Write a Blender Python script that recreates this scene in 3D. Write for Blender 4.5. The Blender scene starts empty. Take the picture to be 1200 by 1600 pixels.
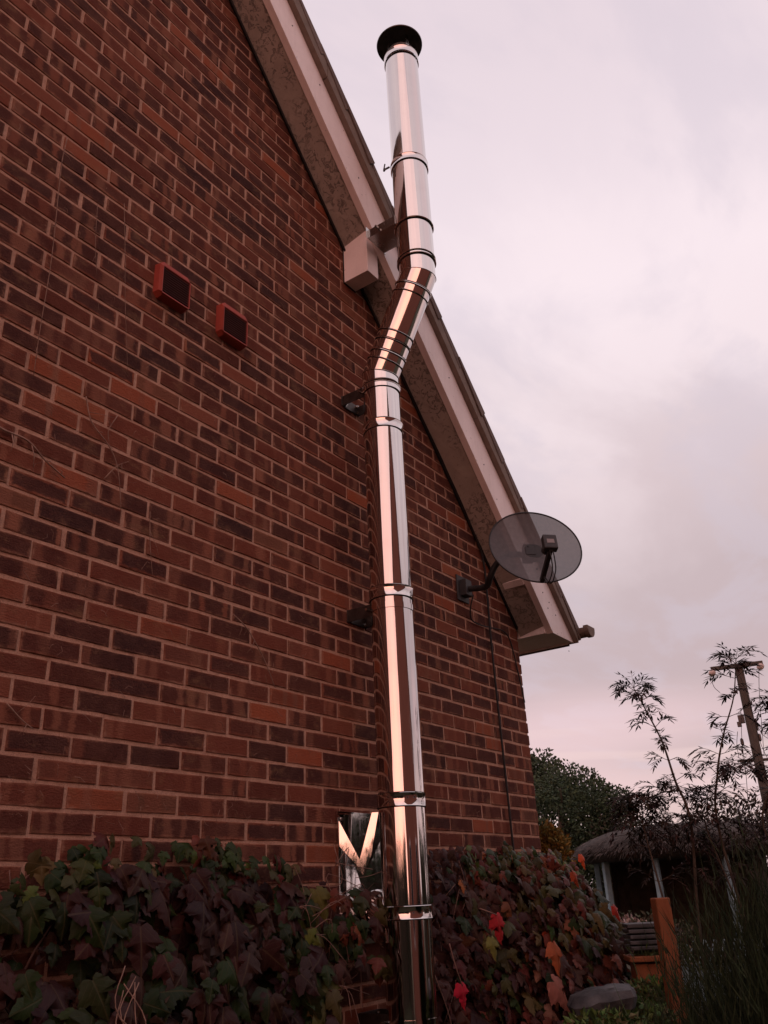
import bpy, bmesh, math, random
from mathutils import Vector, Matrix, noise
random.seed(11)
R = math.radians
PI = math.pi
S = bpy.context.scene
COL = S.collection

# ------------------------------------------------------------------ camera
def make_camera():
    yaw, pitch, roll = 0.966504, 0.429067, -0.0478969
    cy, sy, cp, sp = math.cos(yaw), math.sin(yaw), math.cos(pitch), math.sin(pitch)
    f = Vector((sy*cp, cy*cp, sp)); r = Vector((cy, -sy, 0)); u = r.cross(f)
    r2 = r*math.cos(roll) + u*math.sin(roll); u2 = -r*math.sin(roll) + u*math.cos(roll)
    cam = bpy.data.cameras.new('camera'); o = bpy.data.objects.new('camera', cam); COL.objects.link(o)
    o.matrix_world = Matrix(((r2.x, u2.x, -f.x, -1.6259), (r2.y, u2.y, -f.y, -2.3568), (r2.z, u2.z, -f.z, 1.55), (0, 0, 0, 1)))
    cam.sensor_fit = 'VERTICAL'; cam.sensor_height = 24; cam.lens = 1309.06/1600*24
    cam.clip_start = .05; cam.clip_end = 2000
    S.camera = o
make_camera()

# ------------------------------------------------------------------ node helper
class NT:
    def __init__(s, tree): s.t = tree; s.n = tree.nodes; s.l = tree.links
    def node(s, typ, **kw):
        n = s.n.new(typ)
        for k, v in kw.items(): setattr(n, k, v)
        return n
    def put(s, sock, v):
        if isinstance(v, bpy.types.NodeSocket): s.l.new(v, sock)
        elif v is not None: sock.default_value = v
    def m(s, op, a, b=None, c=None, clamp=False):
        n = s.node('ShaderNodeMath', operation=op); n.use_clamp = clamp
        s.put(n.inputs[0], a); s.put(n.inputs[1], b); s.put(n.inputs[2], c); return n.outputs[0]
    def vm(s, op, a, b=None):
        n = s.node('ShaderNodeVectorMath', operation=op); s.put(n.inputs[0], a)
        if b is not None: s.put(n.inputs[1], b)
        return n.outputs['Value'] if op in ('DOT_PRODUCT', 'LENGTH') else n.outputs[0]
    def mix(s, f, a, b, mode='MIX'):
        n = s.node('ShaderNodeMix', data_type='RGBA', blend_type=mode); n.clamp_factor = True
        s.put(n.inputs[0], f); s.put(n.inputs[6], c4(a)); s.put(n.inputs[7], c4(b)); return n.outputs[2]
    def rng(s, v, a, b, c=0., d=1., smooth=False):
        n = s.node('ShaderNodeMapRange'); n.clamp = True
        if smooth: n.interpolation_type = 'SMOOTHSTEP'
        s.put(n.inputs[0], v); s.put(n.inputs[1], a); s.put(n.inputs[2], b); s.put(n.inputs[3], c); s.put(n.inputs[4], d); return n.outputs[0]
    def noise(s, vec, scale, detail=3., rough=.5, dist=0., col=False):
        n = s.node('ShaderNodeTexNoise'); s.put(n.inputs['Vector'], vec); n.inputs['Scale'].default_value = scale
        n.inputs['Detail'].default_value = detail; n.inputs['Roughness'].default_value = rough; n.inputs['Distortion'].default_value = dist
        return n.outputs[1] if col else n.outputs[0]
    def ramp(s, f, stops):
        n = s.node('ShaderNodeValToRGB'); e = n.color_ramp.elements
        while len(e) < len(stops): e.new(.5)
        for q, (p, c) in zip(e, stops): q.position = p; q.color = c4(c)
        s.put(n.inputs[0], f); return n.outputs[0]
    def map(s, vec, scale=(1, 1, 1), loc=(0, 0, 0), rot=(0, 0, 0)):
        n = s.node('ShaderNodeMapping'); s.put(n.inputs[0], vec); n.inputs[1].default_value = loc; n.inputs[2].default_value = rot; n.inputs[3].default_value = scale
        return n.outputs[0]
    def sep(s, v):
        n = s.node('ShaderNodeSeparateXYZ'); s.put(n.inputs[0], v); return n.outputs
    def bump(s, h, strength=.5, dist=.01):
        n = s.node('ShaderNodeBump'); n.inputs['Strength'].default_value = strength; n.inputs['Distance'].default_value = dist
        s.put(n.inputs['Height'], h); return n.outputs[0]
    def attr(s, name):
        return s.node('ShaderNodeAttribute', attribute_name=name).outputs
def c4(c):
    if isinstance(c, (tuple, list)) and len(c) == 3: return (c[0], c[1], c[2], 1)
    return c

# ------------------------------------------------------------------ world : dusk overcast, pink cloud lit by a low sun
GLOW = Vector((-.95, -.42, .10)).normalized()
def make_world():
    w = bpy.data.worlds.new('World'); S.world = w; w.use_nodes = True
    k = NT(w.node_tree); k.n.clear()
    out = k.node('ShaderNodeOutputWorld')
    sky = k.node('ShaderNodeTexSky', sky_type='NISHITA'); sky.sun_disc = False
    sky.sun_elevation = R(6); sky.sun_rotation = math.atan2(GLOW.x, GLOW.y)
    b1 = k.node('ShaderNodeBackground'); k.put(b1.inputs[0], sky.outputs[0]); b1.inputs[1].default_value = .06
    tc = k.node('ShaderNodeTexCoord'); d = k.vm('NORMALIZE', tc.outputs['Generated'])
    x, y, z = k.sep(d)[:3]
    # cloud sheets: project the direction on a flat layer far above
    inv = k.m('DIVIDE', 1., k.m('MAXIMUM', k.m('ADD', z, .16), .05))
    comb = k.node('ShaderNodeCombineXYZ'); k.put(comb.inputs[0], k.m('MULTIPLY', x, inv)); k.put(comb.inputs[1], k.m('MULTIPLY', y, inv))
    n1 = k.noise(k.map(comb.outputs[0], (.75, 1.3, 1), (3.1, 1.7, 0), (0, 0, R(25))), 1.25, 6, .55, .5)
    n2 = k.noise(k.map(comb.outputs[0], (1.5, 2.4, 1), (7.3, 4.2, 0), (0, 0, R(25))), 1.6, 6, .55, .4)
    n3 = k.noise(k.map(comb.outputs[0], (.5, .5, 1), (1.3, 9.2, 0)), .8, 2, .5)
    zz = k.m('ADD', z, k.m('MULTIPLY', k.m('SUBTRACT', n1, .5), .10))
    base = k.ramp(zz, [(0.0, (.74, .56, .53)), (.08, (.73, .55, .54)), (.14, (.60, .47, .48)), (.20, (.57, .455, .475)), (.31, (.585, .48, .50)), (.42, (.70, .585, .61)),
                       (.52, (.79, .685, .72)), (.62, (.88, .78, .83)), (.78, (.80, .70, .755)), (1., (.74, .64, .70))])
    hi = k.rng(z, .22, .50)
    lit = k.rng(n1, .44, .62, 0, 1, True)
    c = k.mix(k.m('MULTIPLY', k.m('MULTIPLY', lit, .48), hi), base, (1.0, .88, .91))
    dk = k.rng(n2, .46, .62, 0, 1, True)
    c = k.mix(k.m('MULTIPLY', dk, .34), c, (.63, .575, .66))
    pk = k.rng(n3, .45, .60, 0, 1, True)
    c = k.mix(k.m('MULTIPLY', pk, .50), c, (.98, .72, .75))
    # streaks near the horizon
    st = k.noise(k.map(d, (1.5, 1.5, 26)), 1.6, 3, .5, .3)
    band = k.m('MULTIPLY', k.rng(st, .50, .64, 0, 1, True), k.rng(z, .02, .22, 1, 0, True))
    c = k.mix(k.m('MULTIPLY', band, .85), c, (.90, .69, .66))
    # warm afterglow round the low sun, brightest near the horizon
    dot = k.vm('DOT_PRODUCT', d, tuple(GLOW))
    g = k.m('POWER', k.m('MAXIMUM', dot, 0.), 3.5)
    g = k.m('MULTIPLY', g, k.rng(z, -.05, .62, 1, .16, True))
    g = k.m('MULTIPLY', g, k.rng(n1, .3, .7, .8, 1.15))
    c = k.mix(k.m('MULTIPLY', g, .95), c, (2.3, .96, .72))
    # the garden side away from the glow is greyer
    far = k.m('POWER', k.m('MAXIMUM', k.m('MULTIPLY', dot, -1.), 0.), 2.)
    c = k.mix(1., c, (1.01, .978, .982), 'MULTIPLY')
    b2 = k.node('ShaderNodeBackground'); k.put(b2.inputs[0], c); b2.inputs[1].default_value = 1.09
    mx = k.node('ShaderNodeMixShader'); mx.inputs[0].default_value = .93
    k.l.new(b1.outputs[0], mx.inputs[1]); k.l.new(b2.outputs[0], mx.inputs[2]); k.l.new(mx.outputs[0], out.inputs[0])
make_world()
sun = bpy.data.lights.new('sun', 'SUN'); sun.energy = .5; sun.angle = R(80); sun.color = (1, .52, .40)
so = bpy.data.objects.new('sun', sun); COL.objects.link(so)
SD = Vector((-.84, -.46, .30)).normalized()
so.rotation_euler = SD.to_track_quat('Z', 'Y').to_euler()
S.view_settings.view_transform = 'Standard'; S.view_settings.look = 'None'
S.view_settings.exposure = 0.0; S.view_settings.gamma = 1
S.render.engine = 'CYCLES'; S.cycles.max_bounces = 6

# ------------------------------------------------------------------ materials
def new_mat(name):
    m = bpy.data.materials.new(name); m.use_nodes = True
    k = NT(m.node_tree); b = k.n['Principled BSDF']
    return m, k, b
def objc(k): return k.node('ShaderNodeTexCoord').outputs['Object']
def geo(k): return k.node('ShaderNodeNewGeometry').outputs['Position']

def mat_noise(name, a, b, scale=8, rough=.8, bump=.3, bscale=60, metal=0, spec=.3, detail=5, stretch=(1, 1, 1), dist=.004):
    m, k, s = new_mat(name); p = k.map(geo(k), stretch)
    n = k.noise(p, scale, detail, .6)
    k.put(s.inputs['Base Color'], k.mix(k.rng(n, .3, .7), a, b))
    s.inputs['Roughness'].default_value = rough; s.inputs['Metallic'].default_value = metal
    s.inputs['Specular IOR Level'].default_value = spec
    if bump: k.put(s.inputs['Normal'], k.bump(k.noise(p, bscale, 4, .6), bump, dist))
    return m

def mat_brick():
    m, k, s = new_mat('brick_faces')
    sd = k.attr('seed'); c = k.node('ShaderNodeSeparateColor'); k.put(c.inputs[0], sd[0])
    r, g, b = c.outputs[0], c.outputs[1], c.outputs[2]
    uv = k.node('ShaderNodeUVMap', uv_map='brick_uv').outputs[0]       # metres from the brick's left lower corner
    u, v = k.sep(uv)[:2]; P = geo(k)
    wob = k.noise(P, 20, 5, .7, .9); wob2 = k.noise(k.map(P, loc=(3, 5, 1)), 28, 5, .7, .6)
    du = k.m('ADD', u, k.m('MULTIPLY', k.m('SUBTRACT', wob, .5), .050))
    dv = k.m('ADD', v, k.m('MULTIPLY', k.m('SUBTRACT', wob2, .5), .026))
    # body colour of each brick
    body = k.ramp(r, [(0, (.030, .014, .016)), (.16, (.052, .018, .017)), (.34, (.090, .026, .019)), (.56, (.140, .036, .024)), (.78, (.195, .052, .031)), (.91, (.25, .080, .048)), (.965, (.38, .092, .040)), (1, (.27, .125, .075))])
    # kiss marks: one to three paler upright bands of uneven width left across the darker burnt face
    def stripe(c, w): return k.rng(k.m('ABSOLUTE', k.m('SUBTRACT', du, c)), k.m('MULTIPLY', w, .35), k.m('MULTIPLY', w, 1.25), 1, 0, True)
    f1 = k.m('FRACT', k.m('MULTIPLY', b, 7.31)); f2 = k.m('FRACT', k.m('MULTIPLY', r, 11.7)); f3 = k.m('FRACT', k.m('MULTIPLY', g, 17.9))
    s1 = stripe(k.m('ADD', .012, k.m('MULTIPLY', f1, .19)), k.m('ADD', .012, k.m('MULTIPLY', f2, .022)))
    s2 = k.m('MULTIPLY', stripe(k.m('ADD', .012, k.m('MULTIPLY', f3, .19)), k.m('ADD', .010, k.m('MULTIPLY', f1, .018))), k.rng(g, .58, .60, 0, 1))
    s3 = k.m('MULTIPLY', stripe(k.m('ADD', .03, k.m('MULTIPLY', f2, .15)), .017), k.rng(g, .84, .86, 0, 1))
    pale = k.mix(b, (.235, .072, .044), (.33, .145, .090))
    st = k.m('MAXIMUM', s1, k.m('MAXIMUM', s2, s3))
    band = k.m('MULTIPLY', k.rng(g, .30, .32, 0, 1), k.m('ADD', .5, k.m('MULTIPLY', f3, .5)))
    dark = k.mix(k.m('MULTIPLY', k.rng(k.m('ABSOLUTE', k.m('SUBTRACT', dv, .0325)), .018, .031, 1, 0, True), .75), body, (.032, .013, .015))
    dark = k.mix(k.rng(g, .36, .38, 0, 1), body, k.mix(f2, body, dark))
    col = k.mix(k.m('MULTIPLY', st, band), dark, pale)
    band = k.rng(g, .36, .38, 0, 1)
    # all-over dark face on the hard burnt bricks, with a lighter rim
    hard = k.m('MULTIPLY', k.rng(b, .60, .64, 0, 1), k.m('SUBTRACT', 1., k.m('MULTIPLY', band, .6)))
    eu = k.m('MINIMUM', du, k.m('SUBTRACT', .214, du)); ev = k.m('MINIMUM', dv, k.m('SUBTRACT', .065, dv))
    rim = k.rng(k.m('MINIMUM', eu, ev), .001, .014, 0, 1, True)
    col = k.mix(k.m('MULTIPLY', hard, k.m('MULTIPLY', rim, .9)), col, (.022, .012, .016))
    # fine sand-faced grain, smears of mortar, weathering
    gr = k.noise(P, 420, 3, .7); gr2 = k.noise(k.map(P, (1, 1, 2.4)), 70, 5, .7)
    col = k.mix(k.m('MULTIPLY', k.rng(gr2, .35, .7), .42), col, k.mix(.6, col, (.05, .018, .016)))
    col = k.mix(k.m('MULTIPLY', k.rng(gr, .45, .72), .36), col, (.26, .095, .06))
    sm = k.noise(P, 11, 6, .68, .3)
    edge = k.rng(k.m('MINIMUM', eu, ev), -.003, .010, 1, 0, True)
    smear = k.m('MULTIPLY', k.rng(sm, .42, .60, .08, 1), k.m('ADD', k.m('MULTIPLY', edge, .85), .10))
    col = k.mix(smear, col, (.33, .170, .115))
    big = k.noise(P, 1.1, 4, .6)
    col = k.mix(k.m('MULTIPLY', k.rng(big, .42, .66), .20), col, (.24, .085, .05))
    och = k.noise(k.map(P, (1, 1, 1.6), (5, 2, 8)), 7, 5, .7)
    col = k.mix(k.m('MULTIPLY', k.rng(och, .56, .68), .38), col, (.27, .145, .078))
    col = k.mix(1., col, (.98, .99, 1.0), 'MULTIPLY')
    k.put(s.inputs['Base Color'], col)
    s.inputs['Roughness'].default_value = .9; s.inputs['Specular IOR Level'].default_value = .06
    h = k.m('ADD', k.m('MULTIPLY', gr2, 1.1), k.m('MULTIPLY', k.noise(k.map(P, (3, 1, 1)), 120, 3, .6), .6))
    k.put(s.inputs['Normal'], k.bump(h, .9, .0055))
    return m
def mat_mortar():
    m, k, s = new_mat('mortar'); P = geo(k)
    n = k.noise(P, 30, 6, .7); n2 = k.noise(P, 300, 2, .6)
    c = k.mix(k.rng(n, .3, .7), (.38, .205, .145), (.56, .330, .240))
    c = k.mix(k.m('MULTIPLY', k.rng(n2, .5, .7), .5), c, (.14, .07, .05))
    k.put(s.inputs['Base Color'], c); s.inputs['Roughness'].default_value = .95; s.inputs['Specular IOR Level'].default_value = .03
    k.put(s.inputs['Normal'], k.bump(n2, .8, .003))
    return m
def mat_soffit():
    m, k, s = new_mat('flaking_soffit_board'); P = geo(k)
    n = k.noise(P, 9, 6, .65, .4); cr = k.noise(P, 26, 5, .75, 1.2); pt = k.noise(P, 3.0, 3, .5)
    c = k.mix(k.rng(n, .3, .7), (.33, .265, .225), (.43, .35, .30))
    fl = k.m('MULTIPLY', k.rng(k.m('ABSOLUTE', k.m('SUBTRACT', cr, .57)), .010, .028, 1, 0), k.rng(pt, .40, .50))
    c = k.mix(k.m('MULTIPLY', fl, .7), c, (.045, .032, .026))
    c = k.mix(k.m('MULTIPLY', k.rng(cr, .60, .66), .5), c, (.12, .07, .052))
    k.put(s.inputs['Base Color'], c); s.inputs['Roughness'].default_value = .85
    k.put(s.inputs['Normal'], k.bump(k.m('SUBTRACT', n, fl), .7, .006))
    return m
def mat_paint(name, col, dirt, amount=.35):
    m, k, s = new_mat(name); P = geo(k)
    n = k.noise(P, 5, 6, .65, .3); st = k.noise(k.map(P, (20, 20, 2)), 1.5, 4, .6); sp = k.noise(P, 42, 3, .6)
    c = k.mix(k.m('MULTIPLY', k.rng(n, .4, .7), amount), col, dirt)
    c = k.mix(k.m('MULTIPLY', k.rng(st, .5, .75), amount*.6), c, dirt)
    c = k.mix(k.m('MULTIPLY', k.rng(sp, .70, .74), .7), c, (.10, .06, .05))
    k.put(s.inputs['Base Color'], c); s.inputs['Roughness'].default_value = .55; s.inputs['Specular IOR Level'].default_value = .3
    k.put(s.inputs['Normal'], k.bump(n, .2, .003))
    return m
def mat_steel(name='polished_stainless_steel', rough=.05, col=(.66, .61, .585), wave=.08):
    m, k, s = new_mat(name); P = geo(k)
    s.inputs['Metallic'].default_value = 1
    n = k.noise(P, 7, 4, .6); sc = k.noise(k.map(P, (60, 60, 2)), 3, 3, .6)
    k.put(s.inputs['Base Color'], k.mix(k.m('MULTIPLY', k.rng(n, .5, .8), .25), col, (col[0]*.8, col[1]*.76, col[2]*.74)))
    sm = k.noise(k.map(P, (3, 3, .8)), 4, 5, .7, .6); run = k.noise(k.map(P, (28, 28, .7)), 2.2, 4, .6)
    k.put(s.inputs['Roughness'], k.m('ADD', k.m('ADD', rough, k.m('MULTIPLY', k.rng(sc, .5, .8), .05)), k.m('MULTIPLY', k.m('MULTIPLY', k.rng(sm, .50, .68), k.rng(run, .42, .62)), .13)))
    k.put(s.inputs['Normal'], k.bump(k.noise(k.map(P, (1, 1, .35)), 6, 2, .5), wave, .02))
    return m
def mat_leaf(name, rough=.38, spec=.09, tint=None):
    m, k, s = new_mat(name)
    a = k.attr('tint')[0]; uv = k.node('ShaderNodeUVMap', uv_map='leaf_uv').outputs[0]; u, v = k.sep(uv)[:2]; P = geo(k)
    n = k.noise(P, 45, 4, .6)
    c = k.mix(k.m('MULTIPLY', k.rng(n, .4, .65), .45), a, k.mix(.5, a, (.02, .008, .006)))
    vein = k.rng(k.m('ABSOLUTE', u), .012, .03, 1, 0)
    rib = k.m('FRACT', k.m('MULTIPLY', k.m('SUBTRACT', v, k.m('MULTIPLY', k.m('ABSOLUTE', u), .8)), 5.))
    vein = k.m('MAXIMUM', vein, k.rng(k.m('ABSOLUTE', k.m('SUBTRACT', rib, .5)), .03, .07, .5, 0))
    c = k.mix(k.m('MULTIPLY', vein, .22), c, (.12, .085, .04))
    k.put(s.inputs['Base Color'], c); s.inputs['Roughness'].default_value = rough; s.inputs['Specular IOR Level'].default_value = spec
    s.inputs['Subsurface Weight'].default_value = 0
    k.put(s.inputs['Normal'], k.bump(k.m('ADD', n, k.m('MULTIPLY', vein, -.5)), .35, .004))
    return m
def mat_attr(name, rough=.7, dark=.5):
    m, k, s = new_mat(name); a = k.attr('tint')[0]; n = k.noise(geo(k), 30, 3, .6)
    k.put(s.inputs['Base Color'], k.mix(k.m('MULTIPLY', k.rng(n, .4, .7), dark), a, k.mix(.7, a, (.01, .01, .008))))
    s.inputs['Roughness'].default_value = rough; s.inputs['Specular IOR Level'].default_value = .15
    return m

M = {}
M['brick'] = mat_brick(); M['mortar'] = mat_mortar(); M['soffit'] = mat_soffit()
M['barge'] = mat_paint('pale_painted_board', (.88, .75, .72), (.60, .47, .43), .35)
M['under'] = mat_noise('cement_undercloak', (.17, .125, .10), (.235, .175, .145), 14, .9, .6, 60)
M['tile'] = mat_noise('concrete_roof_tile', (.12, .085, .072), (.19, .14, .12), 10, .9, .7, 80)
M['steel'] = mat_steel(); M['steelr'] = mat_steel('brushed_steel', .22, (.45, .43, .41), .15)
M['plate'] = mat_steel('mirror_stainless_sheet', .03, (.68, .66, .65), .03)
M['darkmetal'] = mat_noise('dark_and_shaded_steel', (.050, .040, .037), (.10, .078, .07), 30, .4, .3, 90, .8)
M['gap'] = mat_noise('black_shadow_and_parts', (.008, .007, .007), (.014, .012, .012), 30, .8, 0)  # black for painted shade lines, also nail heads and vent backs
M['terra'] = mat_noise('terracotta_plastic', (.27, .040, .026), (.34, .055, .034), 20, .6, .25, 120)
M['louvre'] = mat_noise('dark_louvre', (.085, .024, .018), (.12, .032, .024), 20, .7, 0)
M['dishpole'] = mat_noise('black_coated_steel', (.018, .016, .017), (.032, .029, .03), 20, .5, .2, 60)
M['lnb'] = mat_noise('dark_grey_plastic', (.035, .032, .034), (.05, .047, .048), 20, .55, 0)
M['labelm'] = mat_noise('pale_label', (.22, .19, .19), (.30, .26, .26), 300, .6, 0)
M['cable'] = mat_noise('black_cable_sheath', (.012, .009, .009), (.022, .018, .017), 30, .6, 0)
M['twig'] = mat_noise('dry_creeper_twig', (.16, .085, .062), (.36, .22, .165), 30, .85, .4, 90)
M['vinestem'] = mat_noise('woody_vine_stem', (.14, .07, .055), (.24, .14, .11), 22, .85, .5, 70)
M['wood'] = mat_noise('weathered_pole_wood', (.045, .034, .028), (.095, .072, .058), 6, .9, .6, 18, stretch=(6, 6, .6))
M['postwood'] = mat_noise('orange_stained_timber', (.17, .052, .020), (.25, .080, .030), 5, .75, .6, 30, stretch=(6, 6, .8))
M['ceramic'] = mat_noise('glazed_insulator', (.42, .32, .29), (.58, .45, .41), 20, .3, 0)
M['ground'] = mat_noise('garden_soil', (.022, .025, .010), (.050, .045, .022), 2, .95, .8, 14, dist=.03)
M['slate'] = mat_noise('grey_slate', (.016, .015, .017), (.085, .078, .08), 14, .6, 1., 30)
M['thatch'] = mat_noise('grey_thatch', (.022, .017, .015), (.075, .058, .050), 12, .95, 1., 50, stretch=(1, 1, 5))
M['bluepaint'] = mat_noise('faded_blue_paint', (.15, .22, .25), (.30, .39, .42), 7, .75, .3, 40)
M['bark'] = mat_noise('bark', (.05, .035, .025), (.11, .08, .06), 10, .95, .8, 30)
M['leaf'] = mat_leaf('creeper_leaf'); M['leafs'] = mat_attr('small_leaf'); M['needle'] = mat_attr('fine_green_stem', .8, .3)
M['farbrick'] = mat_noise('red_brick_far', (.27, .095, .065), (.36, .15, .11), 5, .9, .2, 20)
M['glass'] = mat_noise('dark_window_glass', (.02, .02, .025), (.03, .03, .035), 3, .1, 0)
def mat_dish():
    m, k, s = new_mat('perforated_dish_mesh')
    s.inputs['Base Color'].default_value = (.045, .038, .040, 1); s.inputs['Roughness'].default_value = .6
    n = k.noise(geo(k), 40, 3, .6)
    k.put(s.inputs['Base Color'], k.mix(k.rng(n, .35, .7), (.060, .052, .055), (.085, .072, .076)))
    s.inputs['Alpha'].default_value = .86      # mesh with a third of its area punched out in 1.5 mm holes
    return m
M['dish'] = mat_dish()

# ------------------------------------------------------------------ mesh builder
class MB:
    def __init__(s): s.v = []; s.f = []; s.col = []; s.uv = []
    def add(s, verts, faces, col=None, uv=None):
        b = len(s.v); s.v += [tuple(p) for p in verts]; s.f += [tuple(i+b for i in f) for f in faces]
        if col is not None: s.col += [col]*len(verts)
        if uv is not None: s.uv += list(uv)
    def box(s, x0, x1, y0, y1, z0, z1):
        s.add([(x0, y0, z0), (x1, y0, z0), (x1, y1, z0), (x0, y1, z0), (x0, y0, z1), (x1, y0, z1), (x1, y1, z1), (x0, y1, z1)],
              [(0, 3, 2, 1), (4, 5, 6, 7), (0, 1, 5, 4), (1, 2, 6, 5), (2, 3, 7, 6), (3, 0, 4, 7)])
    def obox(s, c, ax, ay, az):   # centre and half-axis vectors
        c, ax, ay, az = map(Vector, (c, ax, ay, az)); v = []
        for k in (-1, 1):
            for i, j in ((-1, -1), (1, -1), (1, 1), (-1, 1)): v.append(c+ax*i+ay*j+az*k)
        s.add(v, [(0, 3, 2, 1), (4, 5, 6, 7), (0, 1, 5, 4), (1, 2, 6, 5), (2, 3, 7, 6), (3, 0, 4, 7)])
    def prism(s, poly, y0, y1):   # poly in x,z, extruded along y
        n = len(poly); s.add([(x, y0, z) for x, z in poly]+[(x, y1, z) for x, z in poly],
              [tuple(range(n)), tuple(range(2*n-1, n-1, -1))]+[(i, i+n, (i+1) % n+n, (i+1) % n) for i in range(n)])
    def lathe(s, prof, c=(0, 0, 0), ax=(0, 0, 1), seg=64, cap=True):
        ax = Vector(ax).normalized(); c = Vector(c); a = ax.orthogonal().normalized(); b = ax.cross(a); v = []; f = []
        for r, h in prof:
            for i in range(seg): t = 2*PI*i/seg; v.append(c+ax*h+(a*math.cos(t)+b*math.sin(t))*r)
        for j in range(len(prof)-1):
            for i in range(seg): f.append((j*seg+i, j*seg+(i+1) % seg, (j+1)*seg+(i+1) % seg, (j+1)*seg+i))
        if cap:
            f.append(tuple(range(seg-1, -1, -1))); f.append(tuple((len(prof)-1)*seg+i for i in range(seg)))
        s.add(v, f)
    def tube(s, pts, rad, seg=8, rad1=None, col=None):
        pts = [Vector(p) for p in pts]; n = len(pts); rad1 = rad if rad1 is None else rad1; v = []; f = []
        t0 = (pts[1]-pts[0]).normalized(); a = t0.orthogonal().normalized()
        for i, p in enumerate(pts):
            t = (pts[min(i+1, n-1)]-pts[max(i-1, 0)]).normalized(); a = (a-t*a.dot(t)).normalized(); b = t.cross(a)
            r = rad+(rad1-rad)*i/(n-1)
            for q in range(seg): w = 2*PI*q/seg; v.append(p+(a*math.cos(w)+b*math.sin(w))*r)
        for j in range(n-1):
            for q in range(seg): f.append((j*seg+q, j*seg+(q+1) % seg, (j+1)*seg+(q+1) % seg, (j+1)*seg+q))
        f.append(tuple(range(seg-1, -1, -1))); f.append(tuple((n-1)*seg+q for q in range(seg)))
        s.add(v, f, col)
    def build(s, name, mat, parent=None, smooth=False, bevel=0):
        me = bpy.data.meshes.new(name); off = Vector(parent.location) if parent and parent.type == 'EMPTY' else Vector((0, 0, 0))
        if parent and parent.parent: off = Vector(parent.parent.location) if parent.parent.type == 'EMPTY' else off
        me.from_pydata([tuple(Vector(p)-off) for p in s.v], [], s.f); me.update()
        if s.col:
            a = me.attributes.new('seed' if mat is M['brick'] else 'tint', 'FLOAT_COLOR', 'POINT')
            flat = []
            for c in s.col: flat += [c[0], c[1], c[2], 1]
            a.data.foreach_set('color', flat)
        if s.uv:
            ul = me.uv_layers.new(name='brick_uv' if mat is M['brick'] else 'leaf_uv'); flat = []
            for l in me.loops: flat += s.uv[l.vertex_index]
            ul.data.foreach_set('uv', flat)
        me.materials.append(mat)
        if smooth == 'auto':
            me.shade_smooth(); me.set_sharp_from_angle(angle=R(35))
        elif smooth: me.shade_smooth()
        o = bpy.data.objects.new(name, me); COL.objects.link(o)
        if parent: o.parent = parent
        if bevel:
            md = o.modifiers.new('bevel', 'BEVEL'); md.width = bevel; md.segments = 2; md.limit_method = 'ANGLE'
        return o
def tag(o, label=None, cat=None, group=None, kind=None):
    if label: o['label'] = label
    if cat: o['category'] = cat
    if group: o['group'] = group
    if kind: o['kind'] = kind
    return o
def thing(name, loc, label, cat, group=None):
    o = bpy.data.objects.new(name, None); o.empty_display_size = .1; COL.objects.link(o); o.location = loc
    return tag(o, label, cat, group)
def smoothpath(pts, n=6):
    pts = [Vector(p) for p in pts]; P = [pts[0]*2-pts[1]]+pts+[pts[-1]*2-pts[-2]]; out = []
    for i in range(1, len(P)-2):
        for k in range(n):
            t = k/n; a, b, c, d = P[i-1:i+3]
            out.append(.5*((2*b)+(c-a)*t+(2*a-5*b+4*c-d)*t*t+(3*b-a-3*c+d)*t**3))
    return out+[pts[-1]]

# ================================================================== GROUND
def build_ground():
    mb = MB(); n = 90; L = 420
    xs = [(-1 if i < n/2 else 1)*L*(abs(i-n/2)/(n/2))**2.6 for i in range(n+1)]
    for i, x in enumerate(xs):
        for y in xs:
            d = math.hypot(x, y)
            mb.v.append((x, y, -.02+.04*noise.noise((x*.4, y*.4, 0)) if 4 < d < 60 else -.02))
    for i in range(n):
        for j in range(n): mb.f.append((i*(n+1)+j, (i+1)*(n+1)+j, (i+1)*(n+1)+j+1, i*(n+1)+j+1))
    tag(mb.build('ground', M['ground']), kind='structure')
build_ground()

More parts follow.
